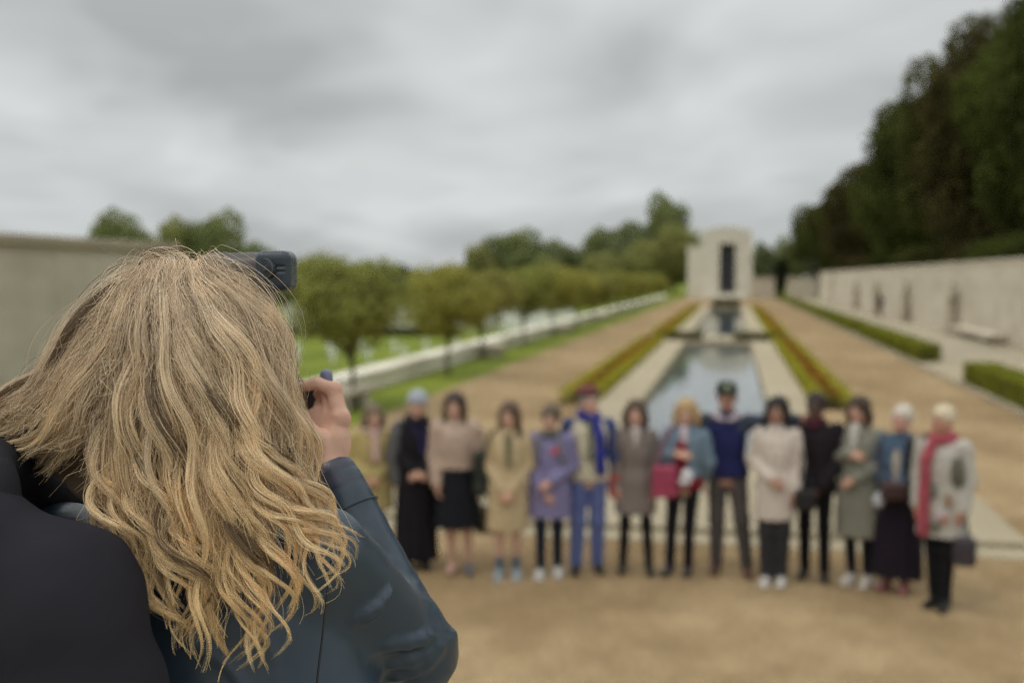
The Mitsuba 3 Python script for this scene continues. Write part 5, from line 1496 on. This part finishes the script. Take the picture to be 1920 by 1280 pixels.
# the camera in her hands, held upright
cam = thing('camera', 'dark camera held up to the photographer\'s face, its end cap showing beside the hair', 'camera')
b = Sdf(0.006).rbox((-0.386, 1.535, 2.715), (0.043, 0.034, 0.085), 0.012)
pput('body', b.mesh(0.005), 'm_camera', (0.022, 0.023, 0.026), 0.1, parent=cam)
b = Sdf(0.006).rbox((-0.338, 1.578, 2.622), (0.058, 0.020, 0.026), 0.010)
gk = pput('grip', b.mesh(0.004), 'm_camera', (0.020, 0.021, 0.024), 0.1, parent=cam)
b = Sdf(0.006).cone((-0.430, 1.528, 2.8085), (-0.358, 1.526, 2.8105), 0.0265, 0.0270).rbox((-0.40, 1.528, 2.832), (0.035, 0.012, 0.004), 0.003, 0.002)
pput('barrel', b.mesh(0.0028), 'm_camera', (0.050, 0.044, 0.044), 0.1, parent=cam)
b = Sdf(0.002).rbox((-0.3355, 1.524, 2.8105), (0.0248, 0.030, 0.0285), 0.0115)
b.rbox((-0.3185, 1.49, 2.8165), (0.0130, 0.0058, 0.0012), 0.0005, 0.0008, True).rbox((-0.3185, 1.49, 2.8095), (0.0130, 0.0058, 0.0012), 0.0005, 0.0008, True)
ck = pput('end_cap', b.mesh(0.0016, 0), 'm_camera', (0.030, 0.043, 0.058), 0.06, parent=cam, label='blue-black rounded end cap with a round plate')
n_ = np.array([-0.50, -0.86, 0.04]); n_ /= np.linalg.norm(n_)
e1 = np.cross(n_, [0, 0, 1]); e1 /= np.linalg.norm(e1); e2 = np.cross(n_, e1)
c0 = np.array([-0.3440, 1.4935, 2.8135])
ga = np.linspace(0, 2 * np.pi, 37)
def disc(r0, r1, y0, y1):
    pr = [(0, y1), (r0, y1), (r1, y0), (0, y0)]
    v = np.vstack([c0 + n_ * y1, c0 + n_ * y0] + [c0 + r * (np.cos(ga[:-1])[:, None] * e1 + np.sin(ga[:-1])[:, None] * e2) + n_ * y for r, y in ((r0, y1), (r1, y0))])
    return np.array(trimesh.convex.convex_hull(v).vertices), np.array(trimesh.convex.convex_hull(v).faces)
for nm, r0, r1, y0, y1, col in (('round_plate', 0.0128, 0.0140, -0.006, 0.0012, (0.016, 0.019, 0.024)), ('plate_button', 0.0042, 0.0048, 0.0008, 0.0026, (0.035, 0.040, 0.048))):
    v = disc(r0, r1, y0, y1)
    scene[f'{ck}__{nm}'] = mikit.ply(trimesh.Trimesh(*tf(v, PM)), 'm_camera', smooth=30, color=None) if False else shape(tf(v, PM), 'm_camera', col, 0.0)
ring = c0 + n_ * 0.0010 + 0.0134 * (np.cos(ga)[:, None] * e1 + np.sin(ga)[:, None] * e2)
scene[f'{ck}__plate_ring'] = shape(tf(rodtube(ring, 0.0011, 6), PM), 'm_camera', (0.055, 0.068, 0.085), 0.0)
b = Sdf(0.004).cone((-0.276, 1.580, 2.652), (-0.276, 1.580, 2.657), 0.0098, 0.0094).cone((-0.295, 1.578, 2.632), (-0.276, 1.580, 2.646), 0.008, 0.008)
pput('control_dial', b.mesh(0.0024), 'm_camera', (0.17, 0.18, 0.27), 0.1, parent=cam, label='small dark dial above the bent finger, lilac highlight put into its colour')  # the dark dial carries its lilac highlight as base colour
b = Sdf(0.004).cone((-0.395, 1.565, 2.715), (-0.405, 1.66, 2.715), 0.034, 0.037)
pput('lens', b.mesh(0.005), 'm_camera', (0.018, 0.018, 0.020), 0.05, parent=cam)

# black backpack on her left shoulder
bp = thing('backpack', 'black backpack at lower left, hanging behind the photographer\'s shoulder', 'backpack')
S = Sdf(0.03).chain([(-0.675, 1.085, 2.10), (-0.685, 1.085, 2.47), (-0.570, 1.085, 2.502), (-0.470, 1.085, 2.462), (-0.450, 1.085, 2.36), (-0.452, 1.085, 2.10)], [0.085, 0.082, 0.084, 0.082, 0.085, 0.088]).rbox((-0.57, 1.085, 2.29), (0.13, 0.088, 0.20), 0.06).rbox((-0.57, 1.015, 2.24), (0.12, 0.035, 0.13), 0.03)
S.rough.append(lambda P: 0.020 * (meshkit.fbm(P * [5, 5, 8] + 2, 3, 5) - 0.5) + 0.006 * (meshkit.fbm(P * [18, 18, 26], 2, 7) - 0.5))
pput('body', S.mesh(0.008), 'm_pack', (0.021, 0.020, 0.027), 0.14, parent=bp)
st = spline([(-0.545, 1.10, 2.530), (-0.552, 1.11, 2.578), (-0.578, 1.16, 2.592), (-0.592, 1.30, 2.545), (-0.575, 1.41, 2.46), (-0.585, 1.40, 2.33), (-0.60, 1.30, 2.22), (-0.60, 1.16, 2.18)], 40)
q = Sdf(0.01).chain(st, [0.030] * 40).mesh(0.008)
pput('strap', q, 'm_pack', (0.020, 0.020, 0.025), 0.12, parent=bp)
zp = spline([(-0.68, 0.999, 2.20), (-0.66, 0.984, 2.36), (-0.55, 0.982, 2.39), (-0.44, 0.984, 2.36), (-0.42, 0.999, 2.20)], 30)
pput('zip', rodtube(zp, 0.0028, 6), 'm_shell', (0.012, 0.012, 0.014), 0.0, parent=bp)
